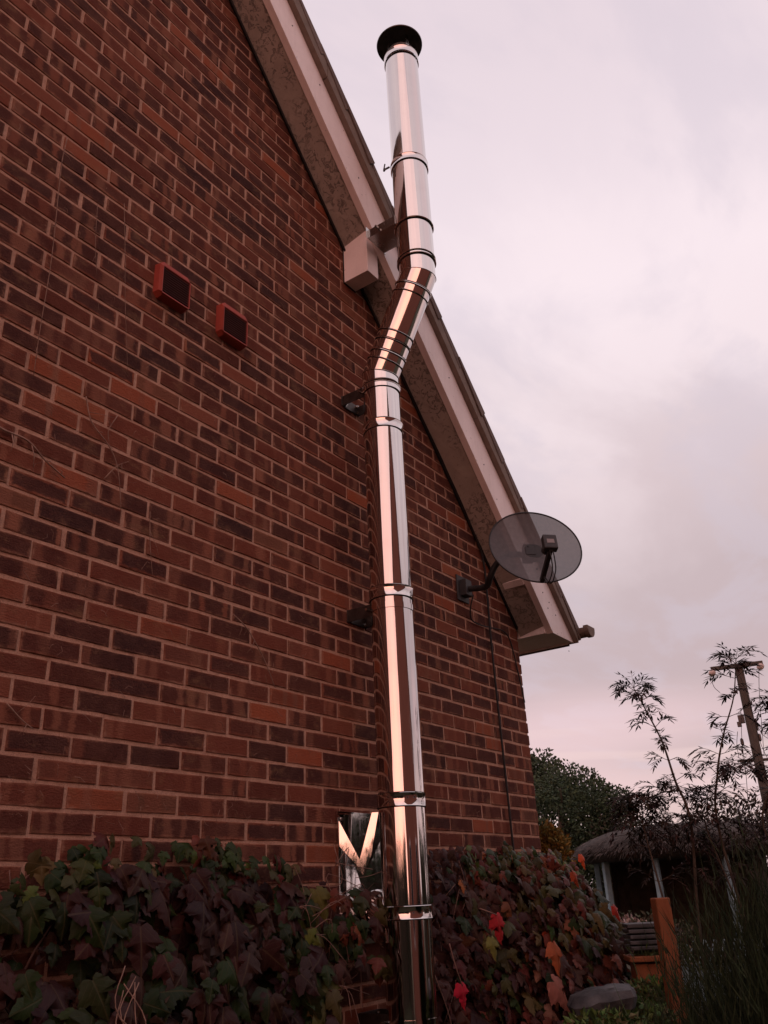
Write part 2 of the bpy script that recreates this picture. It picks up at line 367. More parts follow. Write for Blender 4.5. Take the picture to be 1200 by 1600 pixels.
# ================================================================== HOUSE
K = 1.113                                   # verge slope (fall per metre along the gable)
def zb(x): return 6.765-K*x                 # lower edge line of the bargeboard
XC = 3.2625                                 # right-hand corner of the gable wall
house = thing('brick_house', (XC, 0, 0), 'red brick gable end of a house with a sloping pale bargeboard and flaking soffit', 'house')
XP = -1.15                                  # ridge
def wall_top(x): return zb(x) if x > XP else zb(2*XP-x)
def build_wall():
    mb = MB(); BW, BH, J = .225, .075, .0120; z0 = 1.753-23*BH
    xL = 2*XP-XC
    for row in range(0, 110):
        z = z0+row*BH; off = .1125 if (row-23) % 2 == 0 else 0.
        a = -26
        while True:
            x0 = a*BW-off+.0; a += 1
            x1 = x0+BW
            if x1 <= xL+.02: continue
            if x0 >= XC-.02: break
            x0 = max(x0, xL); x1 = min(x1, XC)
            if z > wall_top((x0+x1)/2)+.12: continue
            sd = (random.random(), random.random(), random.random())
            yj = random.gauss(0, .0007); jx = J/2
            l, r_, b, t = x0+jx*random.uniform(.6, 1.5), x1-jx*random.uniform(.6, 1.5), z+jx*random.uniform(.7, 1.3), z+BH-jx*random.uniform(.7, 1.3)
            if x1 >= XC-.001: r_ = XC-.001+random.uniform(-.004, .004)
            tw = random.gauss(0, .0008)
            ring = []
            for ins, y in ((0, .012), (.0008, .0020), (.0036, 0.)):
                L_, R_, B_, T_ = l+ins, r_-ins, b+ins, t-ins; mx = L_+(R_-L_)*.33; m2 = L_+(R_-L_)*.67
                for q, (px, pz) in enumerate(((L_, B_), (mx, B_), (m2, B_), (R_, B_), (R_, T_), (m2, T_), (mx, T_), (L_, T_))):
                    ch = .0022 if q in (0, 3, 4, 7) and random.random() < .3 else .0006
                    ring.append((px+random.gauss(0, .0009)*(1 if q not in (0, 3, 4, 7) else .6), y+yj+(tw if px > (l+r_)/2 else -tw)+(random.random()*ch if ins > .001 else 0), pz+random.gauss(0, .0009)))
            f = []
            for j in (0, 1):
                for i in range(8): f.append((j*8+i, j*8+(i+1) % 8, j*8+8+(i+1) % 8, j*8+8+i))
            f.append((16, 17, 22, 23)); f.append((17, 18, 21, 22)); f.append((18, 19, 20, 21))
            if x1 >= XC-.001:       # corner bricks: show their ends round the corner
                k = len(ring); ring += [(r_, .102, b), (r_, .102, t)]; f.append((3, k, k+1, 4))
            mb.add(ring, f, sd, [(p[0]-x0-jx, p[2]-z-jx) for p in ring])
    w = mb.build('wall', M['brick'], house)
    # mortar bed behind the brick faces
    mm = MB(); eps = .0048
    mm.prism([(xL, 0), (XC-.006, 0), (XC-.006, zb(XC)+.1), (XP, zb(XP)+.1), (xL, zb(XC)+.1)], eps, .20)
    mm.build('mortar_bed', M['mortar'], w)
    sw = MB(); sw.box(XC-.25, XC-.004, .201, 8.2, 0, 3.1); sw.build('side_wall', M['farbrick'], house)
build_wall()

def build_roof():
    B = MB()   # bargeboard, outer face y=-.22, thickness 22 mm, foot cut square at the eaves
    zt = .32
    def up(x): return zb(x)+zt
    B.prism([(XP, zb(XP)), (3.335, 3.053), (3.648, 3.050), (3.656, 3.20), (3.50, up(3.5)+.10), (3.20, up(3.2)+.045), (2.7, up(2.7)), (XP, up(XP))], -.22, -.177)
    B.build('bargeboard', M['barge'], house, bevel=.0015)
    B2 = MB(); B2.prism([(2*XP-x, z) for x, z in [(XP, zb(XP)), (3.3, zb(3.3)), (3.6, up(3.6)), (XP, up(XP))]][::-1], -.22, -.197); B2.build('bargeboard', M['barge'], house)
    s = MB()   # sloping soffit between wall and bargeboard
    q = [(x, y, zb(x)+(.010 if y < -.1 else -.028)+dz) for dz in (0, .02) for x in (XP, 3.30) for y in (-.1765, -.0005)]
    s.add(q, [(0, 1, 3, 2), (4, 6, 7, 5), (0, 2, 6, 4), (1, 5, 7, 3), (0, 4, 5, 1), (2, 3, 7, 6)])
    s.prism([(2*XP-x, z) for x, z in [(XP, zb(XP)+.022), (3.30, zb(3.30)+.022), (3.30, zb(3.30)+.042), (XP, zb(XP)+.042)]][::-1], -.1765, -.0005)
    s.build('soffit', M['soffit'], house)
    # boxed eaves corner: inner upright, flat underside and a cross strip
    e = MB(); e.box(3.302, 3.318, -.1765, .20, 3.0525, 3.20); e.box(3.319, 3.640, -.1765, 8.2, 3.056, 3.070); e.box(3.641, 3.6575, -.1765, 8.2, 3.048, 3.22)
    e.build('eaves_box', M['barge'], house, bevel=.001)
    c = MB(); d = Vector((1, 0, -K)).normalized(); nrm = Vector((K, 0, 1)).normalized()
    c.obox((3.07, -.089, zb(3.07)+.004), d*.022, (0, .0870, 0), nrm*.016); c.build('cross_strip', M['barge'], house, bevel=.001)
    # dark strip standing in for the shade where the soffit meets the brickwork
    b = MB(); q = [(x, zb(x)-.044) for x in (XP, 3.25)]
    b.prism([(q[0][0], q[0][1]-.004), (q[1][0], q[1][1]-.004), (q[1][0], q[1][1]+.016), (q[0][0], q[0][1]+.016)], -.014, -.001)
    b.build('verge_shadow_strip', M['gap'], house)
    # painted box round the purlin end
    p = MB(); p.box(1.487, 1.592, -.1755, -.0015, 4.822, zb(1.592)+.15); p.build('purlin_box', M['barge'], house, bevel=.002)
    p = MB(); p.box(1.485, 1.594, -.006, .0015, 4.816, zb(1.592)+.12); p.build('purlin_painted_shadow', M['gap'], house)  # black sheet painting the shadow line round the box
    # cement undercloak strip above the bargeboard
    u = MB(); uo, ui = -.255, .0
    for (xa, xb) in ((XP, 1.05), (1.054, 2.52), (2.524, 3.66)):
        u.prism([(xa, up(xa)+.004), (xb, up(xb)+.004+(.03 if xb > 3.6 else 0)), (xb, up(xb)+.125), (xa, up(xa)+.115)], uo, -.18)
    u.build('undercloak', M['under'], house, bevel=.002)
    # roof tiles: right-hand slope courses, each lapping the one below
    t = MB(); g = .335; L = math.hypot(1, K); n = Vector((K, 0, 1)).normalized()
    x = 3.72; k = 0
    while x > XP-.05:
        x0 = x; x1 = x-(g+.075)/L
        lo = Vector((x0, 0, zb(x0)+.475)); hi = Vector((x1, 0, zb(x1)+.475-.010))
        jog = .004*math.sin(k*2.3)
        yy = -.262+jog
        while yy < 8.2:
            w = .296+random.uniform(-.002, .002); y1 = yy+w-.004; dz = random.gauss(0, .0018)
            v = []
            for P_, th in ((lo, .040), (hi, .014)):
                top = P_+n*(.012+dz); bot = top-n*th*1.6
                v += [(top.x, yy, top.z), (top.x, y1, top.z), (bot.x, y1, bot.z), (bot.x, yy, bot.z)]
            t.add(v, [(0, 3, 2, 1), (4, 5, 6, 7), (0, 1, 5, 4), (1, 2, 6, 5), (2, 3, 7, 6), (3, 0, 4, 7)])
            yy += w
        x -= g/L; k += 1
    t.build('roof_tiles', M['tile'], house, bevel=.003)
    r = MB(); r.prism([(3.70, zb(3.70)+.40), (3.70, zb(3.70)+.43), (XP, zb(XP)+.43), (2*XP-3.7, zb(3.7)+.43), (2*XP-3.7, zb(3.7)+.40), (XP, zb(XP)+.40)], -.17, 8.2)
    r.build('roof_deck', M['tile'], house)
    r = MB(); r.prism([(XP, zb(XP)+.48), (2*XP-3.72, zb(3.72)+.48), (2*XP-3.72, zb(3.72)+.44), (XP, zb(XP)+.44)], -.26, 8.2); r.build('roof_slope', M['tile'], house)
    # half-round gutter stub poking out past the verge
    gt = MB(); gx, gz = 3.715, 3.145; pr = [(.056*math.cos(a), .056*math.sin(a)) for a in [PI+PI*i/14 for i in range(15)]]
    pi_ = [(.050*math.cos(a), .050*math.sin(a)) for a in [2*PI-PI*i/14 for i in range(15)]]
    gt.prism([(gx+a, gz+b) for a, b in pr+pi_], -.30, 8.2)
    gu = gt.build('gutter', M['under'], house, smooth='auto')
    ec = MB(); ec.prism([(gx+a*1.12, gz+b*1.12) for a, b in pr]+[(gx+.063, gz+.012), (gx-.063, gz+.012)], -.335, -.3005); ec.build('gutter_end_cap', M['under'], gu, bevel=.004)
build_roof()
# nail heads on the bargeboard
def nails():
    for x, o in ((.78, .2), (1.02, .22), (1.37, .17), (2.25, .2), (2.60, .12), (3.12, .23), (3.20, .20), (3.25, .16), (3.33, .20), (3.41, .22), (3.30, .12), (3.55, .16)):
        mb = MB(); mb.lathe([(.0045, 0), (.0045, .002)], (x, -.2203, zb(x)+o), (0, -1, 0), 8); mb.build('nail_head', M['gap'], house)
nails()

def air_vent(bx0, bx1, bz0, bz1, fx0, fx1, fz0, fz1, label):
    t = tag(bpy.data.objects.new('air_vent', None), label=label); COL.objects.link(t)
    return t
def build_vent(b, f):
    # b = base rectangle at the wall, f = opening rectangle at the front, both (x0,x1,z0,z1); front at y=-.045
    fr = MB(); D = -.045
    def ring(x0, x1, z0, z1, y, c=.012):
        return [(x0+c, y, z0), (x1-c, y, z0), (x1, y, z0+c), (x1, y, z1-c), (x1-c, y, z1), (x0+c, y, z1), (x0, y, z1-c), (x0, y, z0+c)]
    r0 = ring(*b, -.0005, .02); r1 = ring(b[0]+.004, b[1]-.004, b[2]+.004, b[3]-.004, -.030, .018); r2 = ring(f[0]-.004, f[1]+.004, f[2]-.005, f[3]+.004, D, .005)
    r3 = ring(*f, D+.001, .002); r4 = ring(*f, -.008, .002)
    v = r0+r1+r2+r3+r4; fa = []
    for j in range(4):
        for i in range(8): fa.append((j*8+i, j*8+(i+1) % 8, j*8+8+(i+1) % 8, j*8+8+i))
    fr.add(v, fa); o = fr.build('air_vent', M['terra'], house, smooth=False)
    bk = MB(); bk.box(f[0]+.0005, f[1]-.0005, -.0075, -.003, f[2]+.0005, f[3]-.0005); bk.build('vent_back', M['gap'], o)
    lv = MB(); n = 11; h = (f[3]-f[2])/n
    for i in range(n):
        z = f[2]+h*(i+.45)
        lv.add([(f[0]+.001, D+.0025, z-h*.42), (f[1]-.001, D+.0025, z-h*.42), (f[1]-.001, -.012, z+h*.42), (f[0]+.001, -.012, z+h*.42),
                (f[0]+.001, D+.0025, z-h*.22), (f[1]-.001, D+.0025, z-h*.22), (f[1]-.001, -.012, z+h*.62), (f[0]+.001, -.012, z+h*.62)],
               [(0, 3, 2, 1), (4, 5, 6, 7), (0, 1, 5, 4), (1, 2, 6, 5), (2, 3, 7, 6), (3, 0, 4, 7)])
    lv.build('louvre', M['louvre'], o)
    return o
build_vent((.153, .330, 3.880, 4.066), (.168, .313, 3.892, 4.026))
build_vent((.511, .688, 3.884, 4.072), (.522, .667, 3.898, 4.030))

# ================================================================== FLUE
FX, FY1, FY2 = 1.51, -.21, -.49
ZB0, ZE1, ZE2, ZT = .35, 4.085, 4.615, 6.36
flue = thing('flue_pipe', (FX, FY1, ZB0), 'tall mirror-polished steel flue with a kinked offset and dark rain cap, against the brick wall', 'flue')
def build_flue():
    RA = .1
    def axis_z(z):      # straight sections
        return Vector((FX, FY1 if z <= ZE1 else FY2, z))
    def section(z0, z1, y, r, up=(0, 0, 1)):
        mb = MB(); n = 24
        mb.lathe([(r, (z1-z0)*i/n) for i in range(n+1)], (FX, y, z0), (0, 0, 1), 96)
        return mb.build('pipe_section', M['steel'], flue, smooth='auto')
    def hoop(c, ax, r, h, lip=.006, name='locking_band'):
        # rounded hoop with black rings painting shadow grooves at both edges
        mb = MB(); e = .003
        mb.lathe([(r-.002, 0), (r+lip, 0), (r+lip+.0015, e*.6), (r+lip-.0005, e*1.6), (r+lip-.0005, h-e*1.6), (r+lip+.0015, h-e*.6), (r+lip, h), (r-.002, h)], c, ax, 96, cap=False)
        o = mb.build(name, M['steel'], flue, smooth='auto')
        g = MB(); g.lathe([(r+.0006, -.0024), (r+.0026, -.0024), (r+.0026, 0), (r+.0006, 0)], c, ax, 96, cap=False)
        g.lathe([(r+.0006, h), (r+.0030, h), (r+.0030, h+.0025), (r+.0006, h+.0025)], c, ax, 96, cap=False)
        g.build('groove_shadow', M['gap'], o)
        return o
    Z = (0, 0, 1)
    # lower run
    marks = [ZB0, 1.485, 1.918, 2.845, 3.755, 4.0, ZE1]
    rads = [RA, RA-.001, RA, RA-.0005, RA-.0035, RA-.003]
    for a, b, r in zip(marks[:-1], marks[1:-1]+[None], rads):
        if b is None: break
        section(a+.0005, b-.0005, FY1, r)
    hoop((FX, FY1, 1.459), Z, RA, .050); hoop((FX, FY1, 1.888), Z, RA, .056); hoop((FX, FY1, 2.818), Z, RA, .055); hoop((FX, FY1, 3.728), Z, RA-.002, .052)
    hoop((FX, FY1, 3.995), Z, RA-.003, .010, .007, 'bead_ring'); hoop((FX, FY1, 4.012), Z, RA-.003, .006, .004, 'bead_ring')
    # kinked offset: three mitred tubes sharing oblique joints
    A, B = Vector((FX, FY1, ZE1)), Vector((FX, FY2, ZE2)); D = (B-A).normalized()
    def mitre(P, n1, r, seg=96):   # ellipse of the joint plane with normal n1, seen as the section of a vertical tube
        v = []
        for i in range(seg):
            t = 2*PI*i/seg; x, y = P.x+r*math.cos(t), P.y+r*math.sin(t)
            z = P.z-(n1.x*(x-P.x)+n1.y*(y-P.y))/n1.z; v.append(Vector((x, y, z)))
        return v
    nj = (Vector((0, 0, 1))+D).normalized(); r = RA-.003
    e1, e2 = mitre(A, nj, r), mitre(B, nj, r+.002)
    def loft(rings, name):
        mb = MB(); seg = len(rings[0]); f = []
        for j in range(len(rings)-1):
            for i in range(seg): f.append((j*seg+i, j*seg+(i+1) % seg, (j+1)*seg+(i+1) % seg, (j+1)*seg+i))
        mb.add([p for rr in rings for p in rr], f); return mb.build(name, M['steel'], flue, smooth='auto')
    def circ(z, y, r): return [Vector((FX+r*math.cos(2*PI*i/96), y+r*math.sin(2*PI*i/96), z)) for i in range(96)]
    loft([circ(4.002, FY1, r), e1], 'elbow_skirt')
    loft([e1, [e1[i].lerp(e2[i], .5) for i in range(96)], e2], 'offset_section')
    loft([e2, circ(4.72, FY2, RA)], 'elbow_skirt')
    for P in (A, B):
        v0 = mitre(P, nj, r+.0022); mb = MB(); mb.tube(v0+[v0[0]], .0022, 6); mb.build('mitre_seam', M['steel'], flue, smooth=True)
    Ln = (B-A).length
    for t, h in ((.125, .004), (.20, .010), (.315, .008), (.40, .005), (.79, .004), (.865, .010)):
        hoop(A+D*(t*Ln), D, r+.0005, h, .0055, 'bead_ring')
    # upper run
    R2 = .1035
    section(4.7005, 4.951, FY2, R2-.001); section(4.9525, 5.415, FY2, R2); section(5.4165, 6.288, FY2, R2-.0005)
    hoop((FX, FY2, 4.700), Z, R2-.002, .006, .006, 'bead_ring'); hoop((FX, FY2, 4.722), Z, R2-.002, .006, .005, 'bead_ring')
    hoop((FX, FY2, 4.950), Z, R2, .008, .007, 'bead_ring')
    hoop((FX, FY2, 5.396), Z, R2, .046, .006)
    hoop((FX, FY2, 6.300), Z, R2, .060, .004)
    # over-centre clip on the 5.4 m band
    cl = MB(); cx = Vector((FX-.085, FY2+.085, 5.40))
    cl.tube([cx+Vector((.0, .0, .02)), cx+Vector((-.018, .018, .0)), cx+Vector((-.028, .020, -.02))], .006, 8); cl.tube([cx+Vector((-.03, .01, .025)), cx+Vector((-.028, .022, -.015))], .004, 8)
    cl.build('clip', M['darkmetal'], flue, smooth=True)
    # rain cap: inner spigot, disc with turned-down edge and four struts
    cp = MB(); cp.lathe([(R2-.014, 0), (R2-.014, .05), (R2-.022, .05), (R2-.022, 0)], (FX, FY2, 6.355), Z, 64, cap=False); cp.build('spigot', M['darkmetal'], flue, smooth='auto')
    d = MB(); d.lathe([(.0, .012), (.11, .004), (.140, -.003), (.146, -.012), (.144, -.018), (.140, -.012), (.105, .001), (0, .004)], (FX-.008, FY2, 6.492), Z, 72, cap=False)
    cap = d.build('rain_cap', M['darkmetal'], flue, smooth='auto')
    for k in range(4):
        a = PI/4+k*PI/2+.3; st = MB(); c = Vector((FX+.088*math.cos(a), FY2+.088*math.sin(a), 6.43)); rad = Vector((math.cos(a), math.sin(a), 0))
        st.obox(c, rad*.0015, Vector((-rad.y, rad.x, 0))*.011, Vector((0, 0, .055)))
        st.build('cap_strut', M['steelr'], cap)
    # top rings lip
    # wall supports of the lower run
    def bracket(z, half=.030):
        mb = MB()
        for s in (-1, 1):
            mb.box(FX+s*.070-.002, FX+s*.070+.002, -.155, -.004, z-half, z+half)
        mb.box(FX-.080, FX+.080, -.0045, -.0015, z-half, z+half)
        o = mb.build('wall_bracket', M['darkmetal'], flue, bevel=.001)  # dark steel puts shade into the colour of the polished bracket
        hb = MB(); hb.lathe([(.1005, -.014), (.1035, -.014), (.1035, .014), (.1005, .014)], (FX, FY1, z), Z, 96, cap=False); hb.build('bracket_hoop', M['steel'], o, smooth='auto')
        for s in (-1, 1):
            for dz in (-.018, .018):
                bo = MB(); bo.lathe([(.008, 0), (.008, .008), (.004, .008), (.004, .016)], (FX+s*.050, -.0047, z+dz), (0, -1, 0), 6); bo.build('bolt', M['steelr'], o)
        bo = MB(); bo.lathe([(.007, -.02), (.007, .02)], (FX-.078, -.13, z), (1, 0, 0), 6); bo.build('bolt', M['steelr'], o)
    for z in (1.10, 2.775, 3.985): bracket(z)
    # bracket from bargeboard to the upper run
    mb = MB(); z = 5.02; y0, y1 = -.2235, FY2+.075
    mb.box(1.415, 1.605, y0-.003, y0, z-.030, z+.045)
    for s in (-1, 1):
        mb.box(FX+s*.075-.0018, FX+s*.075+.0018, y1, y0-.0035, z-.028, z+.030)
    mb.box(1.43, 1.59, y1-.002, y0-.0035, z-.031, z-.0285)
    tb = mb.build('top_bracket', M['steelr'], flue, bevel=.001)
    for dx in (-.06, 0, .06):
        bo = MB(); bo.lathe([(.009, 0), (.009, .009), (.005, .009), (.005, .018)], (FX+dx, y0-.0035, z+.036), (0, -1, 0), 6); bo.build('bolt', M['steelr'], tb)
    bo = MB(); bo.lathe([(.008, 0), (.008, .02)], (FX-.085, -.30, z), (-1, 0, 0), 6); bo.build('bolt', M['steelr'], tb)
    # square wall plate round the branch, sheet dished inward to shape its reflections
    pl = MB(); X0, X1, Z0, Z1 = 1.315, 1.715, 1.372, 1.884; yo = -.014
    ctr = (1.475, -.004, 1.60)
    cs = [(X0, yo, Z0), (X1, yo, Z0), (X1, yo, Z1), (X0, yo, Z1)]; bk = [(x, .001, z) for x, y, z in cs]
    pl.add(cs+[ctr]+bk, [(0, 1, 4), (1, 2, 4), (2, 3, 4), (3, 0, 4), (0, 5, 6, 1), (1, 6, 7, 2), (2, 7, 8, 3), (3, 8, 5, 0)])
    wp = pl.build('wall_plate', M['plate'], flue)
    def glow_flap(pts, th=(.0012, .0018, 0)):  # added flaps, angled to catch the glow as a V-shaped reflection
        m_ = MB(); o_ = Vector(th); P_ = [Vector(p) for p in pts]; n_ = len(P_)
        m_.add(P_+[p+o_ for p in P_], [tuple(range(n_)), tuple(range(2*n_-1, n_-1, -1))]+[(i, (i+1) % n_, (i+1) % n_+n_, i+n_) for i in range(n_)])
        m_.build('reflection_flap', M['plate'], wp)
    glow_flap([(1.322, -.0145, 1.845), (1.322, -.0145, 1.745), (1.372, -.098, 1.640), (1.372, -.098, 1.665)])
    glow_flap([(1.397, -.133, 1.872), (1.411, -.157, 1.872), (1.392, -.124, 1.70), (1.374, -.094, 1.630), (1.362, -.074, 1.655)])
    for x in (X0+.025, X1-.025):
        for zz in (Z0+.03, Z1-.03): sc = MB(); sc.lathe([(.007, 0), (.006, .004)], (x, -.0125, zz), (0, -1, 0), 10); sc.build('screw', M['steelr'], wp)
    # branch pipe from the flue through the plate, rising at an angle, with a collar
    br = MB(); a = Vector((FX, -.012, 1.50)); b = Vector((FX, FY1+.02, 1.40)); dd = (b-a).normalized()
    br.lathe([(.085, 0), (.085, (b-a).length)], a, dd, 64); br.build('branch_pipe', M['steel'], flue, smooth='auto')
    cb = MB(); cb.lathe([(.0845, 0), (.094, 0), (.094, .03), (.0845, .03)], a+dd*.012, dd, 64, cap=False); cb.build('branch_collar', M['steel'], flue, smooth='auto')
build_flue()

# ================================================================== SATELLITE DISH
def build_dish():
    mount = Vector((2.57, 0, 3.19))
    t = thing('satellite_dish', mount, 'see-through dark mesh satellite dish on a black cranked arm below the roof verge', 'satellite dish')
    c = Vector((2.508, -.538, 3.319))
    n = Vector((-.86, -.50, .30)).normalized()
    n = Vector((-.739, -.636, .225)).normalized()
    n = Vector((-.7155, -.6514, .2524)).normalized(); up = Vector((.2136, .1399, .9668)); up = (up-n*up.dot(n)).normalized(); side = up.cross(n).normalized()
    mb = MB(); seg = 64; rr = 12; a, b = .266, .248; v = []; f = []
    for j in range(rr+1):
        q = j/rr
        for i in range(seg):
            w = 2*PI*i/seg; v.append(c+side*(a*q*math.cos(w))+up*(b*q*math.sin(w))+n*(.045*(q*q-1)))
    for j in range(rr):
        for i in range(seg): f.append((j*seg+i, j*seg+(i+1) % seg, (j+1)*seg+(i+1) % seg, (j+1)*seg+i))
    mb.add(v, f); d = mb.build('reflector', M['dish'], t, smooth=True)
    rim = MB(); pts = [c+side*(a*math.cos(2*PI*i/seg))+up*(b*math.sin(2*PI*i/seg)) for i in range(seg+1)]; rim.tube(pts, .0045, 8); rim.build('rim', M['dishpole'], d, smooth=True)
    for s, u in ((-.03, .03), (.06, .02), (0, -.13)):
        bo = MB(); bo.lathe([(.007, 0), (.006, .006)], c+side*s+up*u-n*.043, n, 8); bo.build('bolt', M['dishpole'], d)
    # wall plate, cranked arm, clamp behind the dish
    wp = MB(); wp.box(2.505, 2.635, -.010, -.001, 3.125, 3.285); wp.obox((2.57, -.03, 3.205), (.035, 0, 0), (0, .022, 0), (0, 0, .05)); wp.build('wall_plate', M['lnb'], t, bevel=.003)
    back = c-n*.085+up*.0
    arm = MB(); arm.tube(smoothpath([(2.57, -.03, 3.20), (2.575, -.16, 3.185), (2.50, -.235, 3.205), (2.49, -.285, 3.265), (2.50, -.36, 3.31), back+up*.0]), .0185, 14); arm.build('mounting_arm', M['dishpole'], t, smooth=True)
    cl = MB(); cl.obox(c-n*.065, side*.055, up*.05, n*.022); cl.build('back_plate', M['dishpole'], t, bevel=.004); cl = MB(); cl.obox(back-side*.02, side*.03, up*.03, n*.045); cl.build('clamp', M['dishpole'], t, bevel=.004)
    # feed arm from the bottom edge and the LNB
    foot = c-up*(b*.97)+n*.0; head = c+n*.226-up*.185
    fa = MB(); dirv = (head-foot).normalized(); sd = dirv.cross(side).normalized()
    fa.obox((foot+head)/2, dirv*((head-foot).length/2), side*.012, sd*.015); fa.build('feed_arm', M['dishpole'], t, bevel=.004)
    ln = MB(); ln.obox(head+up*.035, side*.038, up*.045, n*.022); l = ln.build('receiver', M['lnb'], t, bevel=.006)
    ho = MB(); ho.lathe([(.018, 0), (.024, .03), (.030, .036), (.030, .055), (.02, .062)], head+up*.04-n*.015, (-n-up*.15+side*.0), 24); ho.build('feed_horn', M['lnb'], t, smooth='auto')
    lb = MB(); lb.obox(head+up*.035+n*.0225, side*.020, up*.013, n*.0006); lb.build('sticker', M['labelm'], l)
    for o in (-.008, .010):
        cb = MB(); p0 = head+side*o-up*.012; cb.tube(smoothpath([p0, p0-up*.05+side*.005-n*.01, p0-up*.10-n*.05+side*.012, p0-up*.13-n*.12, foot+up*.03+n*.03]), .0032, 6); cb.build('feed_cable', M['cable'], t, smooth=True)
build_dish()
def cable(name, pts, r, label):
    mb = MB(); mb.tube(smoothpath(pts, 5), r, 8); tag(mb.build(name, M['cable'], None, smooth=True), label, 'cable')
Y = -.014
cable('wall_cable', [(.35, Y-.002, zb(.35)-.05), (1.0, Y-.002, zb(1.0)-.055), (2.12, Y, zb(2.12)-.045), (2.51, Y, zb(2.51)-.02), (2.80, Y, zb(2.80)-.06), (2.862, Y, 3.45), (2.862, Y, 3.156), (2.856, Y, 2.95), (2.863, Y, 2.445), (2.872, Y, 2.0), (2.876, Y, 1.70)], .0065,
      'black cable following the verge and dropping straight down the brickwork into the creeper')
cable('drop_cable', [(2.60, -.06, 3.165), (2.605, -.03, 3.09), (2.64, -.012, 3.03), (2.75, -.010, 3.02), (2.90, -.010, 3.035), (3.05, -.010, 3.045), (3.13, -.010, 2.99), (3.19, -.010, 2.80), (3.235, -.010, 2.62)], .0042,
      'thin drooping cable leading from the dish mount towards the house corner')

# ================================================================== CREEPERS
LEAF = [(0, 0), (.08, -.08), (.22, -.12), (.36, -.04), (.40, .06), (.52, .13), (.54, .22), (.67, .40), (.52, .42), (.47, .50), (.33, .46), (.29, .56), (.33, .68), (.23, .77), (.19, .90), (.07, 1.02), (0, 1.15)]
def leaf(mb, pos, tip, nrm, size, col, curl=.18, wide=1.0):
    tip = Vector(tip).normalized(); nrm = Vector(nrm); nrm = (nrm-tip*nrm.dot(tip)).normalized(); sd = tip.cross(nrm)
    v = []; uv = []
    ct = [(0, .0), (0, .35), (0, .7), (0, 1.15)]
    for u, w in ct:
        v.append(pos+tip*(w*size)+nrm*(size*(.05-curl*(w-.3)**2*1.4))); uv.append((0, w))
    right = LEAF[1:-1]
    for s in (-1, 1):
        asym = random.uniform(.85, 1.1)
        for u, w in right:
            j = random.uniform(-.03, .03); uu = u*s*wide*asym
            v.append(pos+sd*(uu*size)+tip*((w+j)*size)+nrm*(size*(-.02-curl*abs(u)*1.1-curl*(w-.3)**2*1.4+random.uniform(-.03, .03)))); uv.append((uu, w))
    f = []; n = len(right)
    for s in (0, 1):
        b = 4+s*n; idx = [b+i for i in range(n)]
        fan = [(0, [0, 1, 2, 3, 4]), (1, [4, 5, 6, 7, 8, 9]), (2, [9, 10, 11, 12, 13, 14])]
        for c0, li in fan:
            for a_, b_ in zip(li[:-1], li[1:]): f.append((c0, idx[a_], idx[b_]) if s else (c0, idx[b_], idx[a_]))
        for c0, c1, l_ in ((0, 1, 4), (1, 2, 9), (2, 3, 14)):
            f.append((c0, idx[l_], c1) if s else (c0, c1, idx[l_]))
    mb.add(v, f, col, uv)
def pick(pal):
    c = random.choice(pal); k = random.uniform(.75, 1.25); return tuple(max(.004, q*k*random.uniform(.92, 1.08)) for q in c)
GREEN = [(.020,.036,.010),(.027,.046,.013),(.015,.026,.009),(.032,.040,.013)]
PURP = [(.040,.014,.013),(.050,.018,.015),(.030,.011,.013),(.046,.021,.017)]
LIME = [(.14, .17, .035), (.10, .14, .03), (.18, .16, .04)]; LIME = [tuple(q*0.6 for q in c) for c in LIME]
RUST = [(.110,.026,.015),(.085,.022,.015),(.13,.040,.018),(.065,.020,.011),(.070,.016,.014)]
OLIVE = [(.10, .080, .026), (.075, .070, .025), (.13, .092, .034)]; OLIVE = [tuple(q*0.55 for q in c) for c in OLIVE]
PINK = [(.24, .075, .060), (.19, .070, .055), (.28, .12, .085)]; PINK = [tuple(q*0.7 for q in c) for c in PINK]
def ltop(x): return 1.70+.035*math.sin(x*5.1)+.05*noise.noise((x*4, 0, 0))+(.03 if .4 < x < .8 else 0)
